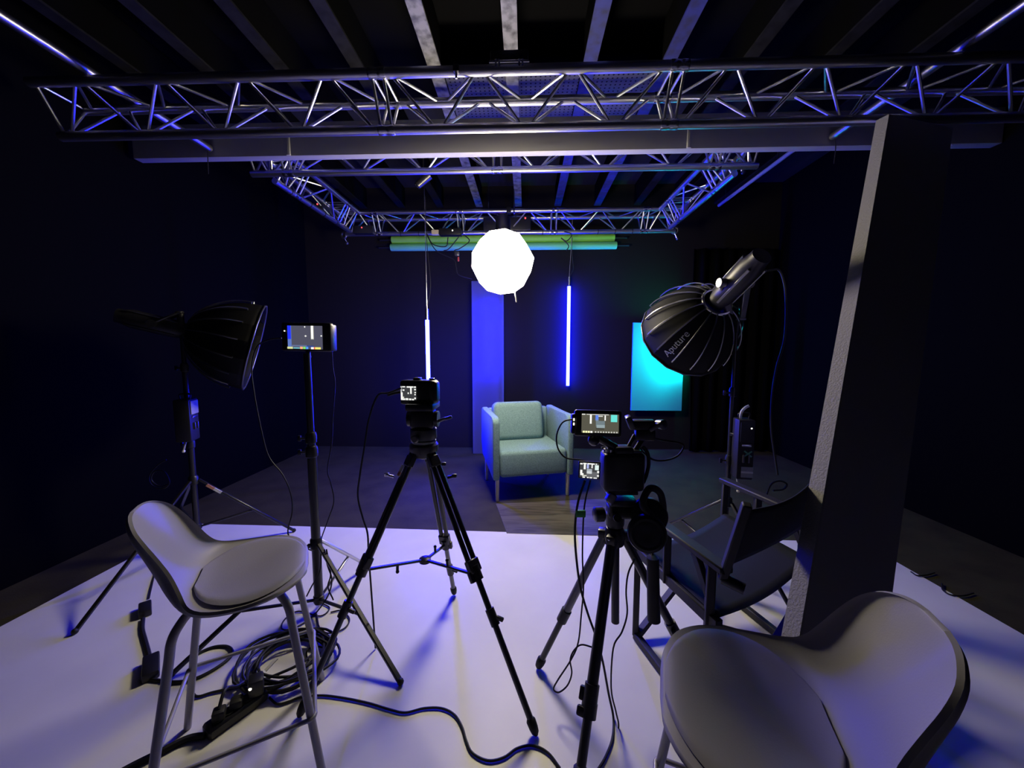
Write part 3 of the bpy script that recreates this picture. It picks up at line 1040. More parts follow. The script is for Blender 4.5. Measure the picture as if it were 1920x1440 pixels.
# ------------------------------------------------------------------ light stands
def stand(name, label, base, hub_z, low_z, feet, sections, foot_names=True, top_r=0.009, mats=None):
    """sections: list of (z0, z1, radius)"""
    t = thing(name, label, 'light stand', base, 0, 'light stands')
    B = V(base)
    for z0, z1, r in sections:
        MB().cyl(B + V((0, 0, z0)), B + V((0, 0, z1)), r, seg=16).build('pole', MT['black_metal'], t)
    for z0, z1, r in sections[:-1]:
        c = B + V((0, 0, z1))
        MB().lathe(c - V((0, 0, 0.045)), (0, 0, 1), [(r, 0), (r + 0.006, 0.005), (r + 0.007, 0.04), (r + 0.003, 0.055), (r * 0.9, 0.058)], 18).build('collar', MT['black'], t)
        m = MB().cyl(c + V((-r, 0, -0.02)), c + V((-r - 0.03, -0.005, -0.02)), 0.005)
        m.box(c + V((-r - 0.036, -0.005, -0.02)), (0.016, 0.012, 0.03), bevel=0.004)
        m.build('knob', MT['black_metal'], t)
    MB().lathe(B + V((0, 0, hub_z - 0.03)), (0, 0, 1), [(0.02, 0), (0.028, 0.006), (0.028, 0.05), (0.02, 0.06)], 18).build('hub', MT['black'], t)
    MB().lathe(B + V((0, 0, low_z - 0.02)), (0, 0, 1), [(0.018, 0), (0.026, 0.005), (0.026, 0.035), (0.02, 0.04)], 18).build('lower_hub', MT['black'], t)
    for k, f in enumerate(feet):
        f = V(f)
        d = V((f.x - B.x, f.y - B.y, 0)).normalized()
        hp = B + d * 0.026 + V((0, 0, hub_z))
        lm = (mats or {}).get(k, MT['black_metal'])
        lg = MB().bar(hp, f + V((0, 0, 0.012)), 0.022, 0.016, bevel=0.004).build('leg', lm, t)
        e = f - (hp - f).normalized() * -0.03
        MB().ball(f + V((0, 0, 0.014)), 0.014, seg=10).build('rubber_foot', MT['rubber'], lg)
        q = hp.lerp(f, 0.55)
        MB().bar(B + d * 0.024 + V((0, 0, low_z)), q, 0.016, 0.012, bevel=0.003).build('brace', lm, t)
    return t


LB = V((-2.19, 2.36, 0))
f1 = FL(141, 1189)
stand('light_stand', 'black light stand at the far left carrying a softbox', LB, 0.49, 0.17,
      [f1, (-1.71, 2.64, 0), (-2.66, 2.66, 0)], [(0.15, 0.75, 0.018), (0.75, 1.25, 0.015), (1.25, 1.56, 0.012)])
LS = bpy.data.objects['light_stand']
hp, ft = LB + V((0.02, 0.012, 0.49)), V((-1.71, 2.64, 0.012))
MB().bar(hp.lerp(ft, 0.10) + V((0, -0.014, 0.006)), hp.lerp(ft, 0.17) + V((0, -0.014, 0.006)), 0.006, 0.018).build('orange_label', MT['orange_label'], LS)
MB().bar(hp.lerp(ft, 0.17) + V((0, -0.014, 0.006)), hp.lerp(ft, 0.24) + V((0, -0.014, 0.006)), 0.006, 0.018).build('white_label', MT['white_label'], LS)
MBp = FL(598, 1125, 0.06)
MS = V((MBp.x, MBp.y, 0))
stand('light_stand', 'black light stand with a monitor screen on top, behind the left stool', MS, 0.37, 0.07,
      [FL(751, 1284), FL(322, 1270), FL(690, 1064)], [(0.045, 0.86, 0.022), (0.86, 0.93, 0.0195), (0.93, 1.33, 0.0165)],
      mats={2: MT['alu']})
RB = V((1.20, 2.22, 0))
stand('light_stand', 'black light stand behind the director chair carrying the right softbox', RB, 0.45, 0.12,
      [(1.38, 1.90, 0), (1.62, 2.50, 0), (0.95, 2.72, 0)], [(0.10, 0.72, 0.015), (0.72, 1.12, 0.0125), (1.12, 1.50, 0.010)])


# ------------------------------------------------------------------ softbox lamps
def softbox(label, ring, axis, rim_r, depth, back_len, pole_top, spin=0.0, logo=False, body_r=0.062, nrod=16):
    axis = V(axis).normalized()
    t = thing('softbox_light', label, 'softbox light', ring, 0, 'softbox lights')
    # lamp head
    m = MB()
    m.lathe(ring, -axis, [(0.055, 0.0), (body_r * 0.85, 0.01), (body_r, 0.06), (body_r, back_len * 0.8), (body_r * 0.8, back_len * 0.9), (body_r * 0.75, back_len)], 22)
    m.build('lamp_head', MT['black'], t)
    x = axis.cross(V((0, 0, 1))).normalized()
    u = x.cross(axis)
    for k in range(4):
        a = PI / 4 + k * PI / 2
        o = (x * math.cos(a) + u * math.sin(a)) * body_r
        MB().bar(ring - axis * 0.05 + o, ring - axis * back_len * 0.86 + o, 0.014, 0.010, up=o, bevel=0.002).build('side_rail', MT['grey_metal'] if logo else MT['black_metal'], t)
    # yoke
    piv = ring - axis * 0.16
    m = MB()
    for s in (-1, 1):
        p0 = piv + x * s * (body_r + 0.012)
        p1 = V((pole_top.x, pole_top.y, pole_top.z + 0.02)) + x * s * (body_r * 0.55)
        m.bar(p0, p1, 0.012, 0.034, up=x, bevel=0.004)
        m.cyl(p0 - x * s * 0.012, p0 + x * s * 0.02, 0.024)
    m.bar(pole_top + x * 0.05 + V((0, 0, 0.02)), pole_top - x * 0.05 + V((0, 0, 0.02)), 0.03, 0.014, bevel=0.003)
    m.build('yoke', MT['grey_metal'] if logo else MT['black_metal'], t)
    MB().cyl(pole_top - V((0, 0, 0.06)), pole_top + V((0, 0, 0.03)), 0.018).build('spigot', MT['black'], t)
    # ring
    m = MB()
    m.torus(ring + axis * 0.004, axis, 0.082, 0.009, 32, 8)
    for k in range(nrod):
        a = 2 * PI * k / nrod + spin
        o = x * math.cos(a) + u * math.sin(a)
        m.box(ring + axis * 0.012 + o * 0.086, (0.014, 0.014, 0.018), frame_z(o), bevel=0.002)
    m.build('speed_ring', MT['ring_metal'] if logo else MT['grey_metal'], t)
    # cloth dome: parabolic
    prof = []
    N = 12
    for i in range(N + 1):
        s = i / N
        r = 0.08 + (rim_r - 0.08) * math.sin(s * PI / 2) ** 0.85
        prof.append((r, depth * (s ** 1.25)))
    R = Matrix((x, u, axis)).transposed()

    def rp(k, i, extra=0.0):
        a = 2 * PI * k / nrod + spin
        o = x * math.cos(a) + u * math.sin(a)
        return ring + o * (prof[i][0] + extra) + axis * prof[i][1]
    m = MB()
    rings = []
    for i in range(N + 1):
        row = []
        for k in range(nrod):
            row.append(m.bm.verts.new(rp(k, i)))
            # mid point of the panel, sagging in
            a = 2 * PI * (k + 0.5) / nrod + spin
            o = x * math.cos(a) + u * math.sin(a)
            rr = prof[i][0] * math.cos(PI / nrod) - 0.006 * math.sin(PI * i / N)
            row.append(m.bm.verts.new(ring + o * rr + axis * prof[i][1]))
        rings.append(row)
    m.skin(rings, caps=False)
    cl = m.build('cloth', MT['flag'], t, sharp=16)
    so = cl.modifiers.new('thickness', 'SOLIDIFY')
    so.thickness = 0.003
    for k in range(nrod):
        pts = [rp(k, i, 0.006 + 0.012 * math.sin(PI * i / N)) for i in range(0, N - 1)]
        pts.append(rp(k, N - 2, 0.002))
        MB().tube(pts, 0.0042, 6).build('rod', MT['rod'], cl)
    m = MB()
    m.tube([rp(k, N, 0.002) for k in range(nrod)], 0.006, 6, True)
    m.build('rim', MT['grey_metal'], t, sharp=80)
    m = MB()
    dz = axis * (depth * 0.86)
    cen = m.bm.verts.new(ring + dz)
    rv = []
    for k in range(nrod):
        a = 2 * PI * k / nrod + spin
        o = x * math.cos(a) + u * math.sin(a)
        rv.append(m.bm.verts.new(ring + dz + o * rim_r * 0.95))
    for k in range(nrod):
        m.bm.faces.new((cen, rv[k], rv[(k + 1) % nrod]))
    m.build('diffuser', MT['diffuser'], t)
    return t, cl, rp, prof, (x, u, axis), N


tR, clR, rpR, profR, (xR, uR, aR), NR = softbox('large black softbox with metal rods on the right, seen from behind', P(1345, 566, 2.20), V((-0.13, 0.86, -0.50)), 0.285, 0.36, 0.36,
                                                V((1.20, 2.22, 1.50)), 0.12, True)
softbox('black softbox at the left edge, seen from the side', P(352, 622, 2.40), V((0.82, 0.50, -0.27)), 0.30, 0.37, 0.34, V((-2.19, 2.36, 1.56)), 0.1, False, 0.058)

# brand lettering on one panel of the right softbox
best = None
for k in range(16):
    c0 = (rpR(k, 4) + rpR(k + 1, 4) + rpR(k, 10) + rpR(k + 1, 10)) / 4
    d = CR.transposed() @ (c0 - EYE)
    px, py = 960 + FPX * d.x / -d.z, 720 - FPX * d.y / -d.z
    e = (px - 1285) ** 2 + (py - 612) ** 2
    if best is None or e < best[0]:
        best = (e, k)
k = best[1]
cu = bpy.data.curves.new('brand_lettering', 'FONT')
cu.body = 'Aputure'
cu.size = 0.058
cu.extrude = 0.0012
fo = bpy.data.objects.new('brand_lettering', cu)
COL.objects.link(fo)
dg = bpy.context.evaluated_depsgraph_get()
me = bpy.data.meshes.new_from_object(fo.evaluated_get(dg))
bpy.data.objects.remove(fo)
lo = bpy.data.objects.new('brand_lettering', me)
me.materials.clear()
me.materials.append(MT['logo'])
COL.objects.link(lo)
line = [(rpR(k, i) + rpR(k + 1, i)) / 2 for i in range(10, 1, -1)]
side = (rpR(k, 7) - rpR(k + 1, 7)).normalized()
axm = (line[0] + line[-1]) / 2
outw = (axm - (P(1345, 566, 2.20) + aR * 0.18)).normalized()
if (line[-1] - line[0]).cross(side).dot(outw) < 0:
    side = -side
Mi = ROOTM[clR.name].inverted()
for v in me.vertices:
    r_ = max(0.0, v.co.x)
    i = 0
    while i < len(line) - 2 and r_ > (line[i + 1] - line[i]).length:
        r_ -= (line[i + 1] - line[i]).length
        i += 1
    d = (line[i + 1] - line[i]).normalized()
    nz = d.cross(side).normalized()
    v.co = Mi @ (line[i] + d * r_ + side * (v.co.y - 0.020) + nz * (v.co.z + 0.004))
lo.parent = clR
ROOTM[lo.name] = ROOTM[clR.name]
lo['label'] = 'white brand lettering'

# tail knobs of the lamp heads
def ballast(label, c, size, rotz, strap_to, kind):
    t = thing('ballast_box', label, 'power unit', c, rotz, 'softbox power units')
    sx, sy, sz = size
    MB().box((0, 0, 0), size, bevel=0.008).build('case', MT['blue_box'], t, local=True)
    fx = (lambda a, off: (sx / 2 + off, a, 0)) if kind == 0 else (lambda a, off: (a, -sy / 2 - off, 0))
    sw_ = sy if kind == 0 else sx
    rz = Matrix.Rotation(PI / 2 if kind == 0 else 0, 3, 'Z')
    MB().box(V(fx(0, 0.004)) + V((0, 0, sz * 0.08)), (sw_ * 0.6, 0.008, 0.012), rz, bevel=0.003).build('latch', MT['steel'], t, local=True)
    for k in (-1, 1):
        MB().box(V(fx(k * sw_ * 0.16, 0.006)) + V((0, 0, -sz * 0.14)), (0.010, 0.012, 0.045), rz, bevel=0.003).build('switch', MT['grey_metal'], t, local=True)
    MB().box(V(fx(0, 0.003)) + V((0, 0, sz * 0.30)), (sw_ * 0.8, 0.006, sz * 0.32), rz, bevel=0.002).build('cover_plate', MT['grey_label'] if kind == 0 else MT['blue_box'], t, local=True)
    m = MB().tube(catmull([(-sx * 0.3, 0, sz / 2), (-sx * 0.3, 0, sz / 2 + 0.03), (sx * 0.3, 0, sz / 2 + 0.03), (sx * 0.3, 0, sz / 2)], 4), 0.005, 8)
    m.build('handle', MT['black'], t, local=True)
    R = Matrix.Rotation(-rotz, 3, 'Z')
    st = R @ (V(strap_to) - V(c))
    MB().bar((0, 0, sz * 0.2), st + V((0, 0, sz * 0.2)), 0.03, 0.02, bevel=0.004).build('hook', MT['black_metal'], t, local=True)
    return t


c = P(350, 787, 2.33)
t = ballast('blue-lit power unit hanging on the far left light stand', c, (0.085, 0.12, 0.27), math.radians(20), V((LB.x, LB.y, c.z)), 0)
MB().tube([(0.0, -0.03, -0.135), (-0.006, -0.035, -0.16), (-0.012, -0.04, -0.19)], 0.006, 6).build('cable_tail', MT['grey_label'], t, local=True)
MB().ball((-0.012, -0.04, -0.195), 0.010, seg=8).build('cable_tip', MT['white_label'], t, local=True)
c = P(1392, 840, 2.16)
t = ballast('power unit with green and grey labels on the right light stand', c, (0.085, 0.10, 0.34), math.radians(-9), V((RB.x, RB.y, c.z)), 1)
for r in (0.7, -0.7):
    MB().box((0.01, -0.052, -0.02), (0.05, 0.003, 0.008), Matrix.Rotation(r, 3, 'Y')).build('green_cross_label', MT['green_label'], t, local=True)
MB().box((0.01, -0.052, -0.125), (0.06, 0.003, 0.06)).build('grey_label', MT['grey_label'], t, local=True)
MB().box((0.01, -0.054, -0.125), (0.06, 0.003, 0.010)).build('white_stripe', MT['white_label'], t, local=True)
MB().ball((0.02, -0.052, 0.125), 0.006, seg=8).build('indicator_light', MT['led_white'], t, local=True)
MB().tube(catmull([(-0.02, 0, 0.17), (-0.018, -0.01, 0.21), (0.0, -0.012, 0.235), (0.016, -0.012, 0.245)], 4), 0.008, 8).build('cable_plug', MT['white_label'], t, local=True)
MB().tube(catmull([(-0.03, -0.03, -0.17), (-0.025, -0.035, -0.20), (-0.022, -0.035, -0.235)], 4), 0.006, 8).build('cable_tail', MT['grey_label'], t, local=True)
MB().ball((-0.022, -0.035, -0.24), 0.010, seg=8).build('cable_tip', MT['cream'], t, local=True)


# ------------------------------------------------------------------ screens
def screen_rects(m, O, ux, uz, nrm, w, h, rects):
    """O lower left corner, rects in fractions (x0,y0,x1,y1,colour), painted in order"""
    for i, (x0, y0, x1, y1, c) in enumerate(rects):
        off = nrm * (0.0004 * (i + 1))
        pt = lambda a, b: O + ux * (a * w) + uz * (b * h) + off
        m.quad(pt(x0, y0), pt(x1, y0), pt(x1, y1), pt(x0, y1), em(c))


def oriented(fwd, roll=0.0, tilt=0.0):
    """columns: right, depth(away from the viewer), up for a box whose back looks along -fwd"""
    f = V(fwd).normalized()
    x = f.cross(V((0, 0, 1))).normalized()
    u = x.cross(f)
    R = Matrix((x, f, u)).transposed()
    return R @ Matrix.Rotation(roll, 3, 'Y') @ Matrix.Rotation(tilt, 3, 'X')


WHT, DK = (1.0, 1.0, 0.95), (0.05, 0.05, 0.045)
# monitor on the stand
c = P(572, 632, MS.y)
c.x = MS.x + 0.0
R = oriented((0.12, 1, 0), 0.02, 0.0)
t = thing('field_monitor', 'small monitor showing a grey picture on the tall stand at the left', 'monitor', c)
w, h = 0.262, 0.140
MB().box(c + R @ V((0.0, 0.012, 0)), (w, 0.034, h), R, bevel=0.010, seg=3).build('case', MT['black'], t)
m = MB()
sw, sh = 0.186, 0.112
O = c + R @ V((-0.094, -0.0055, -0.058))
rects = [(0, 0, 1, 1, (0.085, 0.085, 0.125)), (0, 0.05, 0.11, 1, (0.12, 0.2, 0.55)), (0, 0.42, 0.10, 1, (0.02, 0.04, 1.0)), (0.10, 0.10, 0.55, 0.17, (0.13, 0.16, 0.30)),
         (0.55, 0.09, 0.75, 0.15, (0.03, 0.06, 0.30)), (0.675, 0.42, 0.76, 1.0, (0.5, 0.5, 0.42)), (0.69, 0.45, 0.745, 1.0, (1.2, 1.2, 1.1)),
         (0.50, 0.545, 0.56, 0.575, WHT), (0.522, 0.52, 0.538, 0.60, WHT), (0.50, 0.92, 0.53, 0.98, WHT), (0.96, 0.55, 1.0, 0.60, WHT),
         (0.0, 0.0, 0.16, 0.09, (0.7, 0.75, 0.35)), (0.18, 0.02, 0.36, 0.06, (0.2, 0.7, 0.75)), (0.37, 0.0, 0.45, 0.10, (1.0, 0.45, 0.25)), (0.46, 0.0, 0.53, 0.10, (0.25, 0.8, 0.15)),
         (0.54, 0.0, 0.61, 0.10, (0.1, 0.35, 0.9)), (0.69, 0.0, 0.77, 0.09, WHT), (0.77, 0.0, 0.81, 0.09, (1.0, 0.15, 0.1)), (0.81, 0.0, 0.97, 0.09, (0.95, 0.85, 0.2))]
screen_rects(m, O, R.col[0], R.col[2], -R.col[1], sw, sh, rects)
m.build('screen', None, t, smooth=False)
MB().ball(c + R @ V((-0.110, -0.006, 0.028)), 0.003, seg=8).build('indicator_light', MT['led_white'], t)
MB().box(c + R @ V((0.1345, 0.01, -0.002)), (0.012, 0.05, 0.125), R, bevel=0.005).build('battery', MT['black_metal'], t)
MB().cyl(V((c.x, c.y + 0.012, 1.31)), V((c.x, c.y + 0.012, c.z - 0.065)), 0.0125, 0.010).build('mount', MT['black_metal'], t)

# ------------------------------------------------------------------ tripods
def leg_tubes(t, a, b, split, r0, r1, two=False, mat=None, foot=True, clip=True, lower=None):
    a, b = V(a), V(b)
    k = a.lerp(b, split)
    d = (b - a).normalized()
    s = d.cross(V((0, 0, 1))).normalized()
    mat = mat or MT['black_metal']
    m = MB()
    if two:
        for q in (-1, 1):
            m.cyl(a + s * q * 0.014, k + s * q * 0.014, r0 * 0.62, seg=12)
        m.bar(a.lerp(k, 0.02), a.lerp(k, 0.12), 0.05, 0.026, bevel=0.004)
        m.bar(a.lerp(k, 0.90), k, 0.054, 0.03, bevel=0.004)
    else:
        m.cyl(a, k, r0, r0, seg=14)
    lg = m.build('leg', mat, t)
    MB().cyl(k.lerp(a, 0.06), b - d * 0.03, r1, r1, seg=12).build('lower_tube', lower or mat, lg)
    if clip:
        m = MB().cyl(k - d * 0.025, k + d * 0.03, r0 * 1.28, seg=14)
        m.box(k + s * (r0 + 0.010) + d * 0.01, (0.016, 0.02, 0.04), frame_z(d), bevel=0.004)
        m.build('clip', MT['black'], lg)
    if foot:
        m = MB().lathe(b - d * 0.055, d, [(r1 * 1.05, 0), (r1 * 1.5, 0.008), (r1 * 1.4, 0.03), (r1 * 1.15, 0.045), (r1 * 0.5, 0.055)], 14)
        m.build('rubber_foot', MT['rubber'], lg)
    return lg, k


A1 = P(795, 838, 1.60)
feetA = [FL(560, 1347), FL(1006, 1382), FL(852, 1116)]
TA = thing('video_tripod', 'black video tripod with a spreader standing in the middle', 'tripod', V((A1.x, A1.y, 0)), 0, 'camera tripods')
knees = []
for i, f in enumerate(feetA):
    d = V((f.x - A1.x, f.y - A1.y, 0)).normalized()
    lg, k = leg_tubes(TA, A1 + d * 0.05 + V((0, 0, -0.02)), f + V((0, 0, 0.006)), (0.47, 0.47, 0.60)[i], 0.017, 0.0115, True, clip=True, lower=MT['grey_metal'] if i == 2 else None)
    knees.append(k)
    if i == 0:
        q = (A1 + d * 0.05).lerp(f, 0.06)
        dd_ = (f - A1).normalized()
        MB().bar(q + V((-0.008, -0.026, 0)), q + dd_ * 0.05 + V((-0.008, -0.026, 0)), 0.022, 0.004, bevel=0.001).build('white_label', MT['white_label'], lg)
        MB().bar(q + dd_ * 0.03 + V((-0.008, -0.0285, 0)), q + dd_ * 0.045 + V((-0.008, -0.0285, 0)), 0.022, 0.003).build('red_label', MT['orange_label'], lg)
    # lever half way down
    for sp in ((0.10, 0.028) if i < 2 else (0.1,)) if True else ():
        pass
    q = (A1 + d * 0.05).lerp(f, 0.115)
    m = MB().cyl(q + V((-0.03 if i == 0 else 0.03, -0.01, 0.0)), q + V((-0.055 if i == 0 else 0.055, -0.015, 0.008)), 0.006)
    m.box(q + V((-0.058 if i == 0 else 0.058, -0.015, 0.01)), (0.02, 0.012, 0.016), bevel=0.004)
    m.build('leg_lock', MT['steel'] if i == 0 else MT['black'], lg)
    q = (A1 + d * 0.05).lerp(f, (0.63, 0.63, 0.8)[i])
    ax_ = (f - A1).normalized()
    m = MB().cyl(q - ax_ * 0.03, q + ax_ * 0.03, 0.0175, seg=14)
    m.box(q + V((0.028, -0.008, 0)), (0.03, 0.012, 0.016), Matrix.Rotation(0.4, 3, 'Y'), bevel=0.004)
    m.build('clip', MT['black'], lg)
SPC = P(797, 1050, 1.62)
sp = MB().lathe(SPC - V((0, 0, 0.012)), (0, 0, 1), [(0.012, 0), (0.026, 0.004), (0.026, 0.02), (0.012, 0.026)], 16).build('spreader', MT['black_metal'], TA)
for i, k in enumerate(knees):
    e = k + V((0, 0, -0.01))
    d = (e - SPC).normalized()
    MB().bar(SPC + d * 0.02, e, 0.016, 0.010, bevel=0.003).build('arm', MT['black_metal'] if i < 2 else MT['grey_metal'], sp)
    q = SPC.lerp(e, 0.48)
    m = MB().cyl(q, q + V((0.0, -0.004, -0.028 if i == 0 else 0.028)), 0.006)
    m.ball(q + V((0.0, -0.004, -0.03 if i == 0 else 0.03)), 0.008, seg=8)
    m.build('thumb_screw', MT['black'], sp)
# bowl and head of tripod A
MB().lathe(A1 - V((0, 0, 0.05)), (0, 0, 1), [(0.02, 0), (0.05, 0.012), (0.062, 0.04), (0.062, 0.062), (0.055, 0.07)], 26).build('bowl', MT['black_metal'], TA)
MB().lathe(A1 + V((0, 0, 0.018)), (0, 0, 1), [(0.05, 0), (0.053, 0.004), (0.053, 0.014), (0.048, 0.016)], 26).build('level_ring', MT['grey_metal'], TA)
hd = MB().box(A1 + V((0, 0.0, 0.125)), (0.105, 0.08, 0.085), bevel=0.018, seg=3).build('fluid_head', MT['black'], TA)
MB().lathe(A1 + V((0, 0, 0.032)), (0, 0, 1), [(0.048, 0), (0.056, 0.01), (0.056, 0.05), (0.048, 0.055)], 24).build('pan_base', MT['black'], hd)
for s in (-1, 1):
    MB().cyl(A1 + V((s * 0.05, 0, 0.125)), A1 + V((s * 0.066, 0, 0.125)), 0.034, seg=20).build('tilt_drum', MT['black_metal'], hd)
MB().box(A1 + V((0.0, 0.0, 0.182)), (0.115, 0.14, 0.03), bevel=0.006).build('quick_plate', MT['black_metal'], hd)
m = MB().cyl(A1 + V((0.066, -0.01, 0.115)), A1 + V((0.10, -0.02, 0.13)), 0.007)
m.box(A1 + V((0.112, -0.022, 0.132)), (0.035, 0.012, 0.014), Matrix.Rotation(-0.3, 3, 'Y'), bevel=0.004)
m.build('lever', MT['grey_metal'], hd)
m = MB().cyl(A1 + V((-0.03, 0.03, 0.10)), A1 + V((-0.02, 0.34, 0.14)), 0.008)
m.build('pan_handle', MT['black_metal'], hd)
MB().lathe(A1 + V((-0.02, -0.058, 0.05)), (0, -1, 0), [(0.016, 0), (0.018, 0.01), (0.012, 0.016)], 14).build('drag_knob', MT['grey_metal'], hd)

# camera 1
C1 = P(787, 735, 1.60)
R1 = oriented((0.10, 1, 0), 0.0, 0)
t = thing('video_camera', 'small black camera with lit screen on the middle tripod', 'camera', C1)
MB().box(C1, (0.150, 0.075, 0.104), R1, bevel=0.012, seg=3).build('body', MT['black'], t)
MB().box(C1 + R1 @ V((0.070, -0.012, 0.004)), (0.034, 0.06, 0.092), R1, bevel=0.014, seg=3).build('grip', MT['black'], t)
MB().lathe(C1 + R1 @ V((0.0, 0.035, -0.003)), R1.col[1], [(0.038, 0), (0.038, 0.03), (0.041, 0.035), (0.041, 0.07), (0.036, 0.08)], 24).build('lens', MT['black_metal'], t)
MB().lathe(C1 + R1 @ V((0.055, 0.0, 0.050)), (0, 0, 1), [(0.012, 0), (0.012, 0.009), (0.010, 0.011)], 16).build('dial', MT['steel'], t)
MB().box(C1 + R1 @ V((-0.01, 0.005, 0.056)), (0.03, 0.03, 0.012), R1, bevel=0.003).build('hot_shoe', MT['grey_metal'], t)
m = MB()
O = C1 + R1 @ V((-0.068, -0.0384, -0.030))
rects = [(0, 0, 1, 1, (0.05, 0.05, 0.055)), (0, 0, 0.12, 0.55, WHT), (0, 0.55, 0.07, 1.0, (0.7, 0.7, 0.72)), (0.1, 0.92, 0.3, 1, WHT), (0.4, 0.9, 0.82, 1, WHT), (0.62, 0.45, 0.72, 0.95, WHT),
         (0.86, 0.9, 1, 1, WHT), (0.88, 0.72, 1, 0.82, WHT), (0.9, 0.52, 1, 0.60, WHT), (0.9, 0.36, 0.98, 0.46, WHT), (0.05, 0, 0.3, 0.12, WHT), (0.33, 0.0, 0.5, 0.14, WHT),
         (0.55, 0.0, 0.7, 0.12, WHT), (0.74, 0, 0.88, 0.1, WHT), (0.9, 0.08, 1.0, 0.2, WHT), (0.48, 0.45, 0.56, 0.56, WHT), (0.16, 0.68, 0.28, 0.78, WHT), (0.15, 0.15, 0.25, 0.25, (0.8, 0.8, 0.7))]
screen_rects(m, O, R1.col[0], R1.col[2], -R1.col[1], 0.068, 0.058, rects)
m.build('screen', None, t, smooth=False)
q = C1 + R1 @ V((-0.078, -0.01, 0.0))
MB().tube(catmull([q, q + V((-0.03, -0.01, -0.005)), q + V((-0.055, -0.015, -0.012))], 4), 0.006, 8).build('side_plug', MT['rubber'], t)

# ------------------------------------------------------------------ tripod B
A2 = P(1152, 1000, 1.40)
TB = thing('photo_tripod', 'low black tripod beside the director chair carrying a camera rig', 'tripod', V((A2.x, A2.y, 0)), 0, 'camera tripods')
fB = [FL(1008, 1254), FL(1084, 1480), FL(1335, 1318)]
for i, f in enumerate(fB):
    d = V((f.x - A2.x, f.y - A2.y, 0)).normalized()
    a = A2 + d * 0.035 + V((0, 0, -0.01))
    if i == 0:
        lg, k = leg_tubes(TB, a, f + V((0, 0, 0.005)), 0.58, 0.0165, 0.0125, mat=MT['grey_metal'], lower=MT['black_metal'])
    elif i == 1:
        lg, k = leg_tubes(TB, a, f + V((0, 0, 0.005)), 0.66, 0.019, 0.0155)
        q = a.lerp(f, 0.72)
        ax_ = (f - a).normalized()
        m = MB().cyl(q - ax_ * 0.02, q + ax_ * 0.02, 0.026, seg=16)
        m.box(q + V((-0.026, -0.006, 0)), (0.03, 0.018, 0.03), frame_z(ax_), bevel=0.006)
        m.build('clip', MT['black'], lg)
    else:
        lg, k = leg_tubes(TB, a, f + V((0, 0, 0.005)), 0.55, 0.0165, 0.0125)
m = MB().lathe(A2 + V((0, 0, -0.05)), (0, 0, 1), [(0.02, 0), (0.036, 0.01), (0.042, 0.05), (0.032, 0.075), (0.022, 0.08)], 20)
for i, f in enumerate(fB):
    d = V((f.x - A2.x, f.y - A2.y, 0)).normalized()
    m.box(A2 + d * 0.036 + V((0, 0, -0.005)), (0.034, 0.034, 0.05), frame_z(d), bevel=0.006)
m.build('shoulder', MT['black_metal'], TB)
MB().ball(A2 + V((-0.030, -0.046, 0.0)), 0.008, seg=10).build('shoulder_bolt', MT['steel'], TB)
MB().cyl(A2 + V((0.012, 0, -0.36)), A2 + V((0.004, 0, -0.03)), 0.0155, seg=16).build('centre_column', MT['black_metal'], TB)
# head
hb = MB().box(A2 + V((0.02, 0, 0.095)), (0.10, 0.07, 0.055), bevel=0.014, seg=3).build('pan_head', MT['black'], TB)
MB().lathe(A2 + V((0, 0, 0.03)), (0, 0, 1), [(0.03, 0), (0.036, 0.01), (0.036, 0.05), (0.026, 0.06), (0.026, 0.09)], 20).build('pan_base', MT['black'], hb)
MB().lathe(A2 + V((-0.045, -0.02, 0.085)), (-1, -0.15, 0), [(0.022, 0), (0.028, 0.006), (0.028, 0.035), (0.02, 0.04)], 14).build('side_knob', MT['black_metal'], hb)
MB().cyl(A2 + V((0.0, -0.03, 0.075)), A2 + V((-0.008, -0.075, 0.095)), 0.014, seg=14).build('tilt_knob', MT['black'], hb)
MB().box(A2 + V((0.018, 0.0, 0.135)), (0.09, 0.10, 0.022), bevel=0.004).build('quick_plate', MT['black_metal'], hb)
for s in (-0.03, 0.05):
    MB().box(A2 + V((s + 0.012, -0.005, 0.118)), (0.02, 0.06, 0.05), bevel=0.004).build('clamp_jaw', MT['black'], hb)
ph0, ph1 = A2 + V((0.075, -0.03, 0.08)), P(1226, 1163, 1.30)
m = MB().tube([ph0, ph0.lerp(ph1, 0.3) + V((0.03, 0, 0)), P(1224, 1050, 1.30), ph1], 0.008, 10)
hnd = m.build('pan_handle', MT['black_metal'], hb)
MB().cyl(P(1224, 1045, 1.30), ph1, 0.021, 0.023, seg=18).build('handle_grip', MT['rubber'], hb)

# headphones hanging on the handle
HC = P(1213, 1000, 1.27)
t = thing('headphones', 'black headphones hanging from the handle of the low tripod', 'headphones', HC)
hn = V((-0.25, -1, 0.25)).normalized()
m = MB().lathe(HC - hn * 0.02, hn, [(0.05, 0), (0.062, 0.006), (0.066, 0.02), (0.062, 0.034), (0.04, 0.040), (0.02, 0.036)], 28)
m.build('ear_cup', MT['black'], t)
H2 = HC + V((0.030, 0.075, 0.03))
m = MB().lathe(H2 + hn * 0.02, -hn, [(0.05, 0), (0.062, 0.006), (0.066, 0.02), (0.062, 0.034), (0.04, 0.040)], 28)
m.build('ear_cup', MT['rubber'], t)
m = MB()
pts = catmull([HC + V((0.018, 0.01, 0.055)), P(1205, 945, 1.29), P(1218, 916, 1.31), P(1238, 925, 1.33), P(1243, 960, 1.34), H2 + V((0.03, 0, 0.05))], 8)
m.tube(pts, 0.0125, 10)
m.build('headband', MT['rubber'], t)
MB().torus(HC + hn * 0.012, hn, 0.05, 0.010, 26, 8).build('ear_pad', MT['rubber'], t)

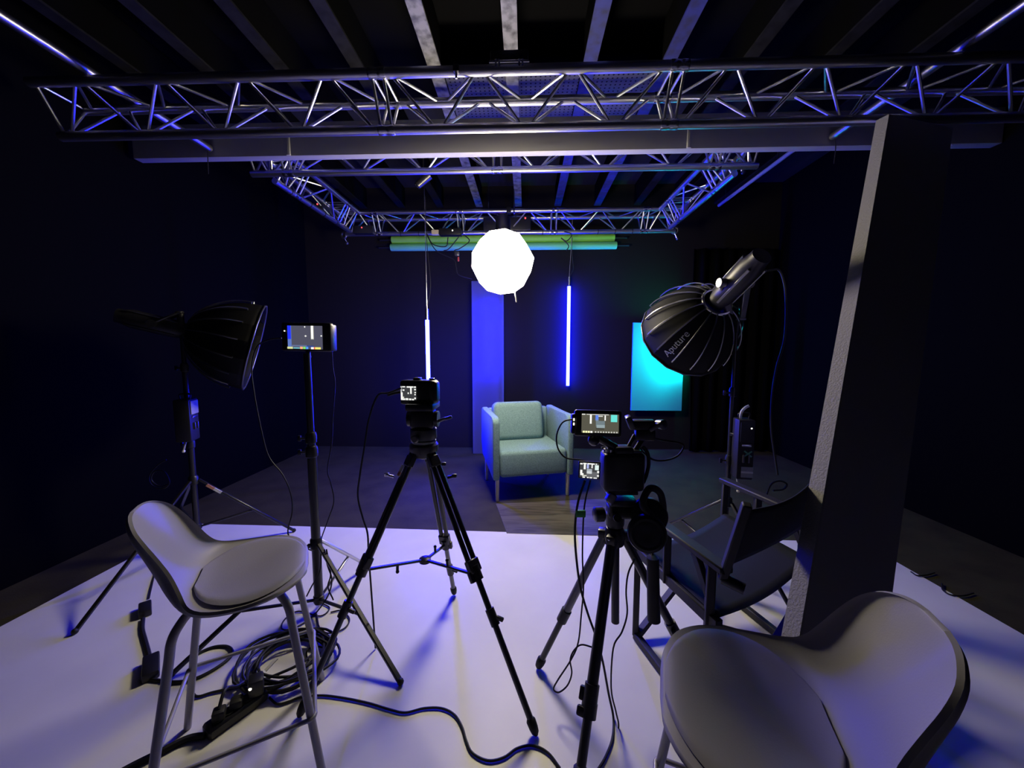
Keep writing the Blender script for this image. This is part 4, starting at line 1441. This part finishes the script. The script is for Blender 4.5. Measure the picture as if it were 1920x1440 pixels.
# camera 2 with its rig
C2 = P(1166, 882, 1.38)
R2 = oriented((-0.06, 1, 0), 0, 0)
t = thing('mirrorless_camera', 'black camera with flip-out screen on the low tripod', 'camera', C2)
MB().box(C2, (0.150, 0.075, 0.142), R2, bevel=0.014, seg=3).build('body', MT['black'], t)
MB().box(C2 + R2 @ V((0.0, 0.0, 0.078)), (0.07, 0.06, 0.03), R2, bevel=0.010, seg=3).build('viewfinder', MT['black'], t)
MB().lathe(C2 + R2 @ V((0, 0.036, 0.0)), R2.col[1], [(0.042, 0), (0.042, 0.05), (0.045, 0.055), (0.045, 0.11), (0.04, 0.12)], 26).build('lens', MT['black_metal'], t)
MB().lathe(C2 + R2 @ V((-0.05, 0.0, 0.068)), (0, 0, 1), [(0.020, 0), (0.020, 0.014), (0.017, 0.017)], 20).build('dial', MT['steel'], t)
MB().torus(C2 + R2 @ V((-0.066, 0.012, 0.05)), R2.col[1], 0.032, 0.006, 20, 8, 1.3, 3.4).build('cage_arm', MT['grey_metal'], t)
MB().box(C2 + R2 @ V((0.0, 0.01, -0.078)), (0.11, 0.07, 0.016), R2, bevel=0.003).build('base_plate', MT['black_metal'], t)
MB().box(C2 + R2 @ V((-0.045, -0.02, -0.095)), (0.03, 0.03, 0.035), R2 @ Matrix.Rotation(0.5, 3, 'Y'), bevel=0.004).build('cable_clamp', MT['grey_metal'], t)
FS = P(1105, 882, 1.345)
RF = oriented((0.10, 1, -0.02), 0.03, 0)
fs = MB().box(FS + RF @ V((0, 0.006, 0)), (0.078, 0.010, 0.064), RF, bevel=0.003).build('flip_screen', MT['black'], t)
m = MB()
GR = (0.14, 0.14, 0.15)
rects = [(0, 0, 1, 1, (0.06, 0.06, 0.065)), (0.35, 0.05, 1, 0.4, GR), (0.2, 0.55, 0.3, 0.9, WHT), (0.36, 0.62, 0.46, 0.95, (0.45, 0.5, 0.9)), (0.6, 0.66, 0.66, 0.92, WHT), (0.78, 0.55, 0.98, 0.88, (0.75, 0.9, 0.86)),
         (0.36, 0.3, 0.64, 0.6, (0.42, 0.46, 0.50)), (0.38, 0.28, 0.62, 0.45, (0.65, 0.68, 0.70)), (0, 0.88, 0.13, 0.97, WHT), (0.16, 0.92, 0.34, 1, WHT), (0.38, 0.92, 0.76, 1, WHT), (0.8, 0.93, 0.88, 1, WHT),
         (0.02, 0.28, 0.13, 0.52, WHT), (0.03, 0.16, 0.2, 0.3, WHT), (0.9, 0.38, 1, 0.52, WHT), (0.9, 0.14, 1, 0.24, WHT), (0.15, 0.0, 0.28, 0.08, WHT), (0.38, 0, 0.48, 0.08, WHT), (0.52, 0, 0.66, 0.08, WHT),
         (0.72, 0.0, 0.9, 0.07, WHT), (0.12, 0.12, 0.36, 0.2, (0.7, 0.7, 0.6))]
screen_rects(m, FS + RF @ V((-0.034, -0.0012, -0.026)), RF.col[0], RF.col[2], -RF.col[1], 0.068, 0.054, rects)
m.build('screen', None, fs, smooth=False)

# on-camera monitor
MC = P(1122, 794, 1.37)
RM = oriented((-0.05, 1, -0.12), 0.03, 0)
t = thing('camera_monitor', 'small monitor showing the armchair on top of the camera rig', 'monitor', MC)
MB().box(MC + RM @ V((0, 0.012, 0)), (0.172, 0.028, 0.096), RM, bevel=0.008, seg=3).build('case', MT['black'], t)
MB().box(MC + RM @ V((-0.088, 0.014, -0.004)), (0.018, 0.03, 0.074), RM, bevel=0.006).build('side_port', MT['black_metal'], t)
for k in (0.012, -0.004):
    MB().box(MC + RM @ V((-0.090, -0.0025, k)), (0.004, 0.003, 0.009), RM).build('indicator_light', MT['led_white'], t)
m = MB()
PG = (0.10, 0.095, 0.07)
rects = [(0, 0, 1, 1, PG), (0.22, 0.48, 0.27, 0.97, WHT), (0.37, 0.66, 0.45, 0.95, (0.12, 0.25, 0.85)), (0.38, 0.55, 0.45, 0.7, (0.2, 0.27, 0.4)), (0.61, 0.66, 0.645, 0.94, WHT), (0.78, 0.60, 0.95, 0.98, (0.15, 0.8, 0.72)),
         (0.38, 0.34, 0.62, 0.64, (0.17, 0.22, 0.24)), (0.40, 0.27, 0.62, 0.43, (0.30, 0.38, 0.40)), (0.44, 0.87, 0.56, 0.92, (0.8, 0.8, 0.75)), (0.0, 0.955, 0.09, 1.0, WHT), (0.12, 0.96, 0.72, 0.995, (0.75, 0.75, 0.7)),
         (0.38, 0.19, 0.6, 0.25, (0.05, 0.05, 0.04))]
for k in range(4):
    rects.append((0.03 + k * 0.067, 0.0, 0.085 + k * 0.067, 0.10, (1.0, 1.0, 0.55) if k < 3 else WHT))
for k in range(9):
    rects.append((0.35 + k * 0.07, 0.02, 0.39 + k * 0.07, 0.09, (0.6, 0.6, 0.55)))
screen_rects(m, MC + RM @ V((-0.062, -0.0022, -0.034)), RM.col[0], RM.col[2], -RM.col[1], 0.136, 0.068, rects)
m.build('screen', None, t, smooth=False)
m = MB().cyl(MC + RM @ V((-0.01, 0.014, -0.047)), C2 + R2 @ V((-0.025, 0.0, 0.085)), 0.014, seg=14)
m.ball(MC + RM @ V((-0.012, 0.014, -0.062)), 0.022, seg=14)
m.build('mount', MT['black_metal'], t)

# wireless transmitter
TC = P(1206, 796, 1.40)
t = thing('wireless_transmitter', 'black transmitter box with a round connector beside the rig monitor', 'transmitter', TC)
RT = oriented((0.15, 1, 0), -0.03, 0)
MB().box(TC, (0.078, 0.045, 0.036), RT, bevel=0.006).build('case', MT['black'], t)
MB().box(TC + RT @ V((-0.048, -0.006, 0.01)), (0.022, 0.05, 0.05), RT @ Matrix.Rotation(-0.35, 3, 'Y'), bevel=0.006).build('battery_wing', MT['grey_metal'], t)
MB().box(TC + RT @ V((0.040, -0.008, -0.004)), (0.05, 0.04, 0.016), RT @ Matrix.Rotation(-0.55, 3, 'Y'), bevel=0.004).build('bracket', MT['grey_metal'], t)
m = MB().lathe(TC + RT @ V((0.062, -0.005, 0.002)), (0.3, -1, 0.1), [(0.016, -0.02), (0.018, 0), (0.018, 0.014), (0.012, 0.018)], 18)
m.build('connector', MT['grey_metal'], t)
MB().box(TC + RT @ V((0.005, 0.0, -0.036)), (0.07, 0.05, 0.04), RT, bevel=0.006).build('battery_plate', MT['black_metal'], t)
m = MB().cyl(TC + RT @ V((0.0, 0.0, -0.05)), C2 + R2 @ V((0.045, 0.0, 0.07)), 0.010)
m.cyl(TC + RT @ V((-0.03, 0.0, -0.04)), C2 + R2 @ V((0.02, 0.0, 0.085)), 0.008)
m.build('mount', MT['black_metal'], t)
MB().box(C2 + R2 @ V((0.035, 0.0, 0.074)), (0.06, 0.05, 0.012), R2, bevel=0.003).build('shoe_plate', MT['grey_metal'], t)

# ------------------------------------------------------------------ cables and floor clutter
def cable(label, pts, r=0.0045, n=6, name='cable', mat=None, group=None):
    o = MB().tube(catmull(pts, n), r, 7).build(name, mat or MT['rubber'])
    return tag(o, label, 'cable', group)


fl = lambda L, z=0.006: [FL(x, y, z) for x, y in L]
hang = lambda L, Y: [P(x, y, Y) for x, y in L]
cable('thin cable hanging from the left side of the stand monitor', [c for c in hang([(528, 634), (505, 637), (482, 650), (472, 690), (478, 745), (492, 815), (505, 858), (530, 890), (545, 925), (548, 960)], 1.9)] +
      hang([(540, 1000), (560, 1022), (590, 1034)], 1.9), 0.0035)
cable('thin cable hanging from the right side of the stand monitor', hang([(622, 655), (624, 690), (628, 720), (624, 780), (622, 830), (614, 880), (620, 905), (626, 940), (615, 975), (602, 1012), (598, 1040)], 1.9), 0.003)
cable('black cable drooping from the middle camera to the floor', hang([(752, 728), (728, 737), (708, 742), (692, 785), (683, 840), (675, 890), (671, 930), (680, 970), (689, 1000), (692, 1050)], 1.56) + [FL(704, 1215, 0.006)], 0.004)
cable('short cable looping from the rig monitor to the camera', hang([(1074, 786), (1055, 792), (1044, 815), (1046, 840), (1060, 858), (1085, 862), (1112, 866)], 1.36), 0.003)
cable('cable loop on the right of the transmitter', hang([(1218, 820), (1240, 825), (1272, 830), (1282, 838), (1270, 855), (1248, 863), (1225, 862), (1206, 848), (1200, 838)], 1.41), 0.0035)
cable('thick black cable down the right side of the low tripod camera', hang([(1206, 838), (1214, 850), (1216, 870), (1212, 890), (1206, 905)], 1.37), 0.007)
c1 = hang([(1097, 900), (1084, 940), (1078, 990), (1080, 1040), (1088, 1100), (1102, 1150), (1118, 1195), (1130, 1240), (1141, 1300)], 1.30) + fl([(1150, 1345), (1148, 1385), (1135, 1420), (1120, 1445)])
cable('black cable falling from the flip-out screen past the front tripod leg', c1, 0.0042)
c2 = hang([(1107, 900), (1098, 935), (1094, 970), (1092, 1040), (1094, 1100), (1090, 1150), (1084, 1205), (1070, 1238), (1046, 1275), (1038, 1292), (1048, 1298), (1064, 1285), (1072, 1262), (1069, 1238), (1076, 1220), (1090, 1209), (1112, 1214)], 1.31)
cable('thin black cable with a dangling loop left of the low tripod front leg', c2, 0.003)
q0, q1 = P(1081, 963, 1.30), P(1096, 963, 1.30)
t = thing('tape_flag', 'green tape wrapped round two cables below the flip-out screen', 'tape', (q0 + q1) / 2)
MB().box((q0 + q1) / 2, (0.036, 0.012, 0.026), bevel=0.004).build('wrap', MT['green_tape'], t)
cable('thin cable falling from the headphones towards the floor', hang([(1190, 1048), (1178, 1075), (1174, 1110), (1176, 1150), (1166, 1185), (1150, 1215), (1146, 1290), (1155, 1335), (1160, 1362), (1151, 1386), (1136, 1393), (1118, 1380)], 1.25), 0.003)
cable('cable hanging behind the right softbox', hang([(1425, 512), (1445, 507), (1462, 508), (1472, 540), (1474, 590), (1470, 640), (1456, 690), (1448, 740), (1446, 800), (1452, 850), (1458, 890)], 2.2), 0.006)
cable('small coil of cable hung on the far left light stand', hang([(312, 862), (296, 872), (280, 892), (285, 910), (305, 916), (318, 905), (308, 884), (290, 884), (284, 900), (300, 912), (316, 908)], 2.32), 0.004)
cable('cable bunch drooping behind the director chair', hang([(1437, 928), (1446, 908), (1462, 902), (1475, 908), (1468, 918), (1450, 920)], 2.05), 0.005)
cable('long black cable snaking across the white floor in front', fl([(505, 1308), (520, 1320), (540, 1316), (562, 1308), (600, 1304), (640, 1308), (690, 1318), (730, 1330), (760, 1336), (795, 1328), (828, 1328), (852, 1340), (866, 1362), (874, 1388), (886, 1412), (915, 1426), (945, 1420), (970, 1403), (1000, 1398), (1028, 1412), (1050, 1440)]), 0.0042)
# coil
random.seed(3)
cc = FL(545, 1246)
pts = []
for k in range(110):
    a = k * 2 * PI / 11.0
    rr = 0.142 + 0.03 * math.sin(k * 0.37) + random.uniform(-0.012, 0.012)
    pts.append(V((cc.x + rr * 1.05 * math.cos(a) + 0.03 * math.sin(k * 0.11), cc.y + rr * 0.95 * math.sin(a), 0.007 + 0.032 * abs(math.sin(k * 0.53)) + 0.0004 * k * 0.3)))
cable('black cable wound in a messy coil on the floor beneath the left stool', pts, 0.0055, 3, name='coiled_cable')
cable('thin cable curling on the floor below the stand monitor', fl([(600, 1130), (618, 1140), (600, 1155), (560, 1146), (535, 1160), (528, 1178), (545, 1180), (575, 1165), (592, 1150)]) + fl([(598, 1175), (610, 1186), (628, 1186), (648, 1176), (655, 1160), (640, 1145), (620, 1148)]), 0.0035)
cable('thin cable loop right of the floor coil', fl([(560, 1190), (600, 1186), (614, 1196), (610, 1212), (596, 1230), (580, 1240), (575, 1222), (590, 1212), (612, 1216)]), 0.0035)
for k, L in enumerate(([(608, 1030), (614, 1060), (622, 1085), (618, 1110), (606, 1132), (592, 1150)], [(602, 1038), (600, 1070), (584, 1100), (575, 1118)], [(612, 1030), (620, 1075), (615, 1100), (625, 1125)])):
    cable(('black cable running down the monitor stand to the floor', 'thin lead bowed out left of the monitor stand base', 'thin lead bowed out right of the monitor stand base')[k], hang(L, MS.y - 0.05), 0.0035)
# adapters
def adapter(label, px, py, size, rot):
    c = FL(px, py, size[2] / 2)
    t = thing('power_adapter', label, 'power adapter', (c.x, c.y, 0), 0, 'power adapters on the floor')
    MB().box(c, size, Matrix.Rotation(rot, 3, 'Z'), bevel=0.006).build('case', MT['black'], t)
    return t


adapter('black power adapter on the floor left of the stool legs, farther one', 272, 1142, (0.05, 0.11, 0.035), 0.80)
adapter('black power adapter on the floor left of the stool legs, nearer one', 283, 1250, (0.055, 0.14, 0.035), 0.78)
cable('thin cable rising from the farther adapter behind the stool', [P(290, 1075, 2.1)] + fl([(284, 1100), (279, 1122)]), 0.004)
cable('thick lead joining the two floor adapters', fl([(268, 1160), (267, 1180), (272, 1200), (278, 1222), (281, 1236)]), 0.009)
cable('black cable looping on the floor right of the nearer adapter', fl([(264, 1280), (276, 1274), (300, 1276), (330, 1279), (365, 1273), (400, 1256), (428, 1236), (436, 1222), (425, 1212), (402, 1213), (378, 1222), (362, 1234)]), 0.0065)
cable('cable joining the floor loop to the power strip', fl([(356, 1285), (362, 1300), (372, 1306), (400, 1298), (440, 1290), (470, 1282)]), 0.005)
# power strip
s0, s1 = FL(385, 1375, 0.02), FL(498, 1295, 0.02)
d = (s1 - s0)
t = thing('power_strip', 'black power strip with plugs on the floor below the left stool', 'power strip', ((s0.x + s1.x) / 2, (s0.y + s1.y) / 2, 0))
MB().bar(s0, s1, 0.062, 0.04, bevel=0.008).build('case', MT['black'], t)
sd = d.normalized()
sn = V((-sd.y, sd.x, 0))
for k, f in enumerate((0.2, 0.36, 0.52, 0.68)):
    q = s0.lerp(s1, f) + V((0, 0, 0.022))
    MB().lathe(q, (0, 0, 1), [(0.02, 0), (0.02, 0.003), (0.016, 0.003), (0.016, 0.001)], 16).build('socket', MT['rubber'], t)
for f, hgt in ((0.22, 0.035), (0.5, 0.03)):
    q = s0.lerp(s1, f) + V((0, 0, 0.02 + hgt / 2))
    MB().box(q, (0.04, 0.04, hgt), Matrix.Rotation(0.5, 3, 'Z'), bevel=0.008).build('plug', MT['rubber'], t)
q = s0.lerp(s1, 0.84) + V((0, 0, 0.05))
pt = MB().box(q, (0.05, 0.055, 0.065), Matrix.Rotation(0.6, 3, 'Z'), bevel=0.008).build('charger', MT['black'], t)
MB().ball(q + V((0.0, -0.03, 0.012)), 0.006, seg=10).build('indicator_light', MT['led_white'], pt)
MB().bar(q + sd * 0.03 + V((0.005, 0, 0.035)), q + sd * 0.075 + V((0.005, 0, 0.055)), 0.014, 0.004).build('white_label', MT['white_label'], pt)
cable('thick black lead from the power strip to the lower left edge', [s0 + V((0, 0, -0.008))] + fl([(350, 1385), (300, 1410), (240, 1440), (180, 1475)], 0.011), 0.011)
cable('lead plugged into the power strip, arching over it', [s0.lerp(s1, 0.22) + V((0, 0, 0.055)), s0.lerp(s1, 0.35) + V((-0.02, 0.02, 0.09)), s0.lerp(s1, 0.55) + V((-0.05, 0.05, 0.04)), s0.lerp(s1, 0.8) + V((-0.08, 0.08, 0.008))], 0.006)
cable('thin black cable at the right edge of the white floor, farther one', fl([(1708, 1072), (1720, 1079), (1738, 1078), (1752, 1074)]), 0.004)
cable('thin black cable at the right edge of the white floor, nearer one', fl([(1766, 1094), (1768, 1106), (1782, 1115), (1806, 1117), (1825, 1112)]), 0.004)
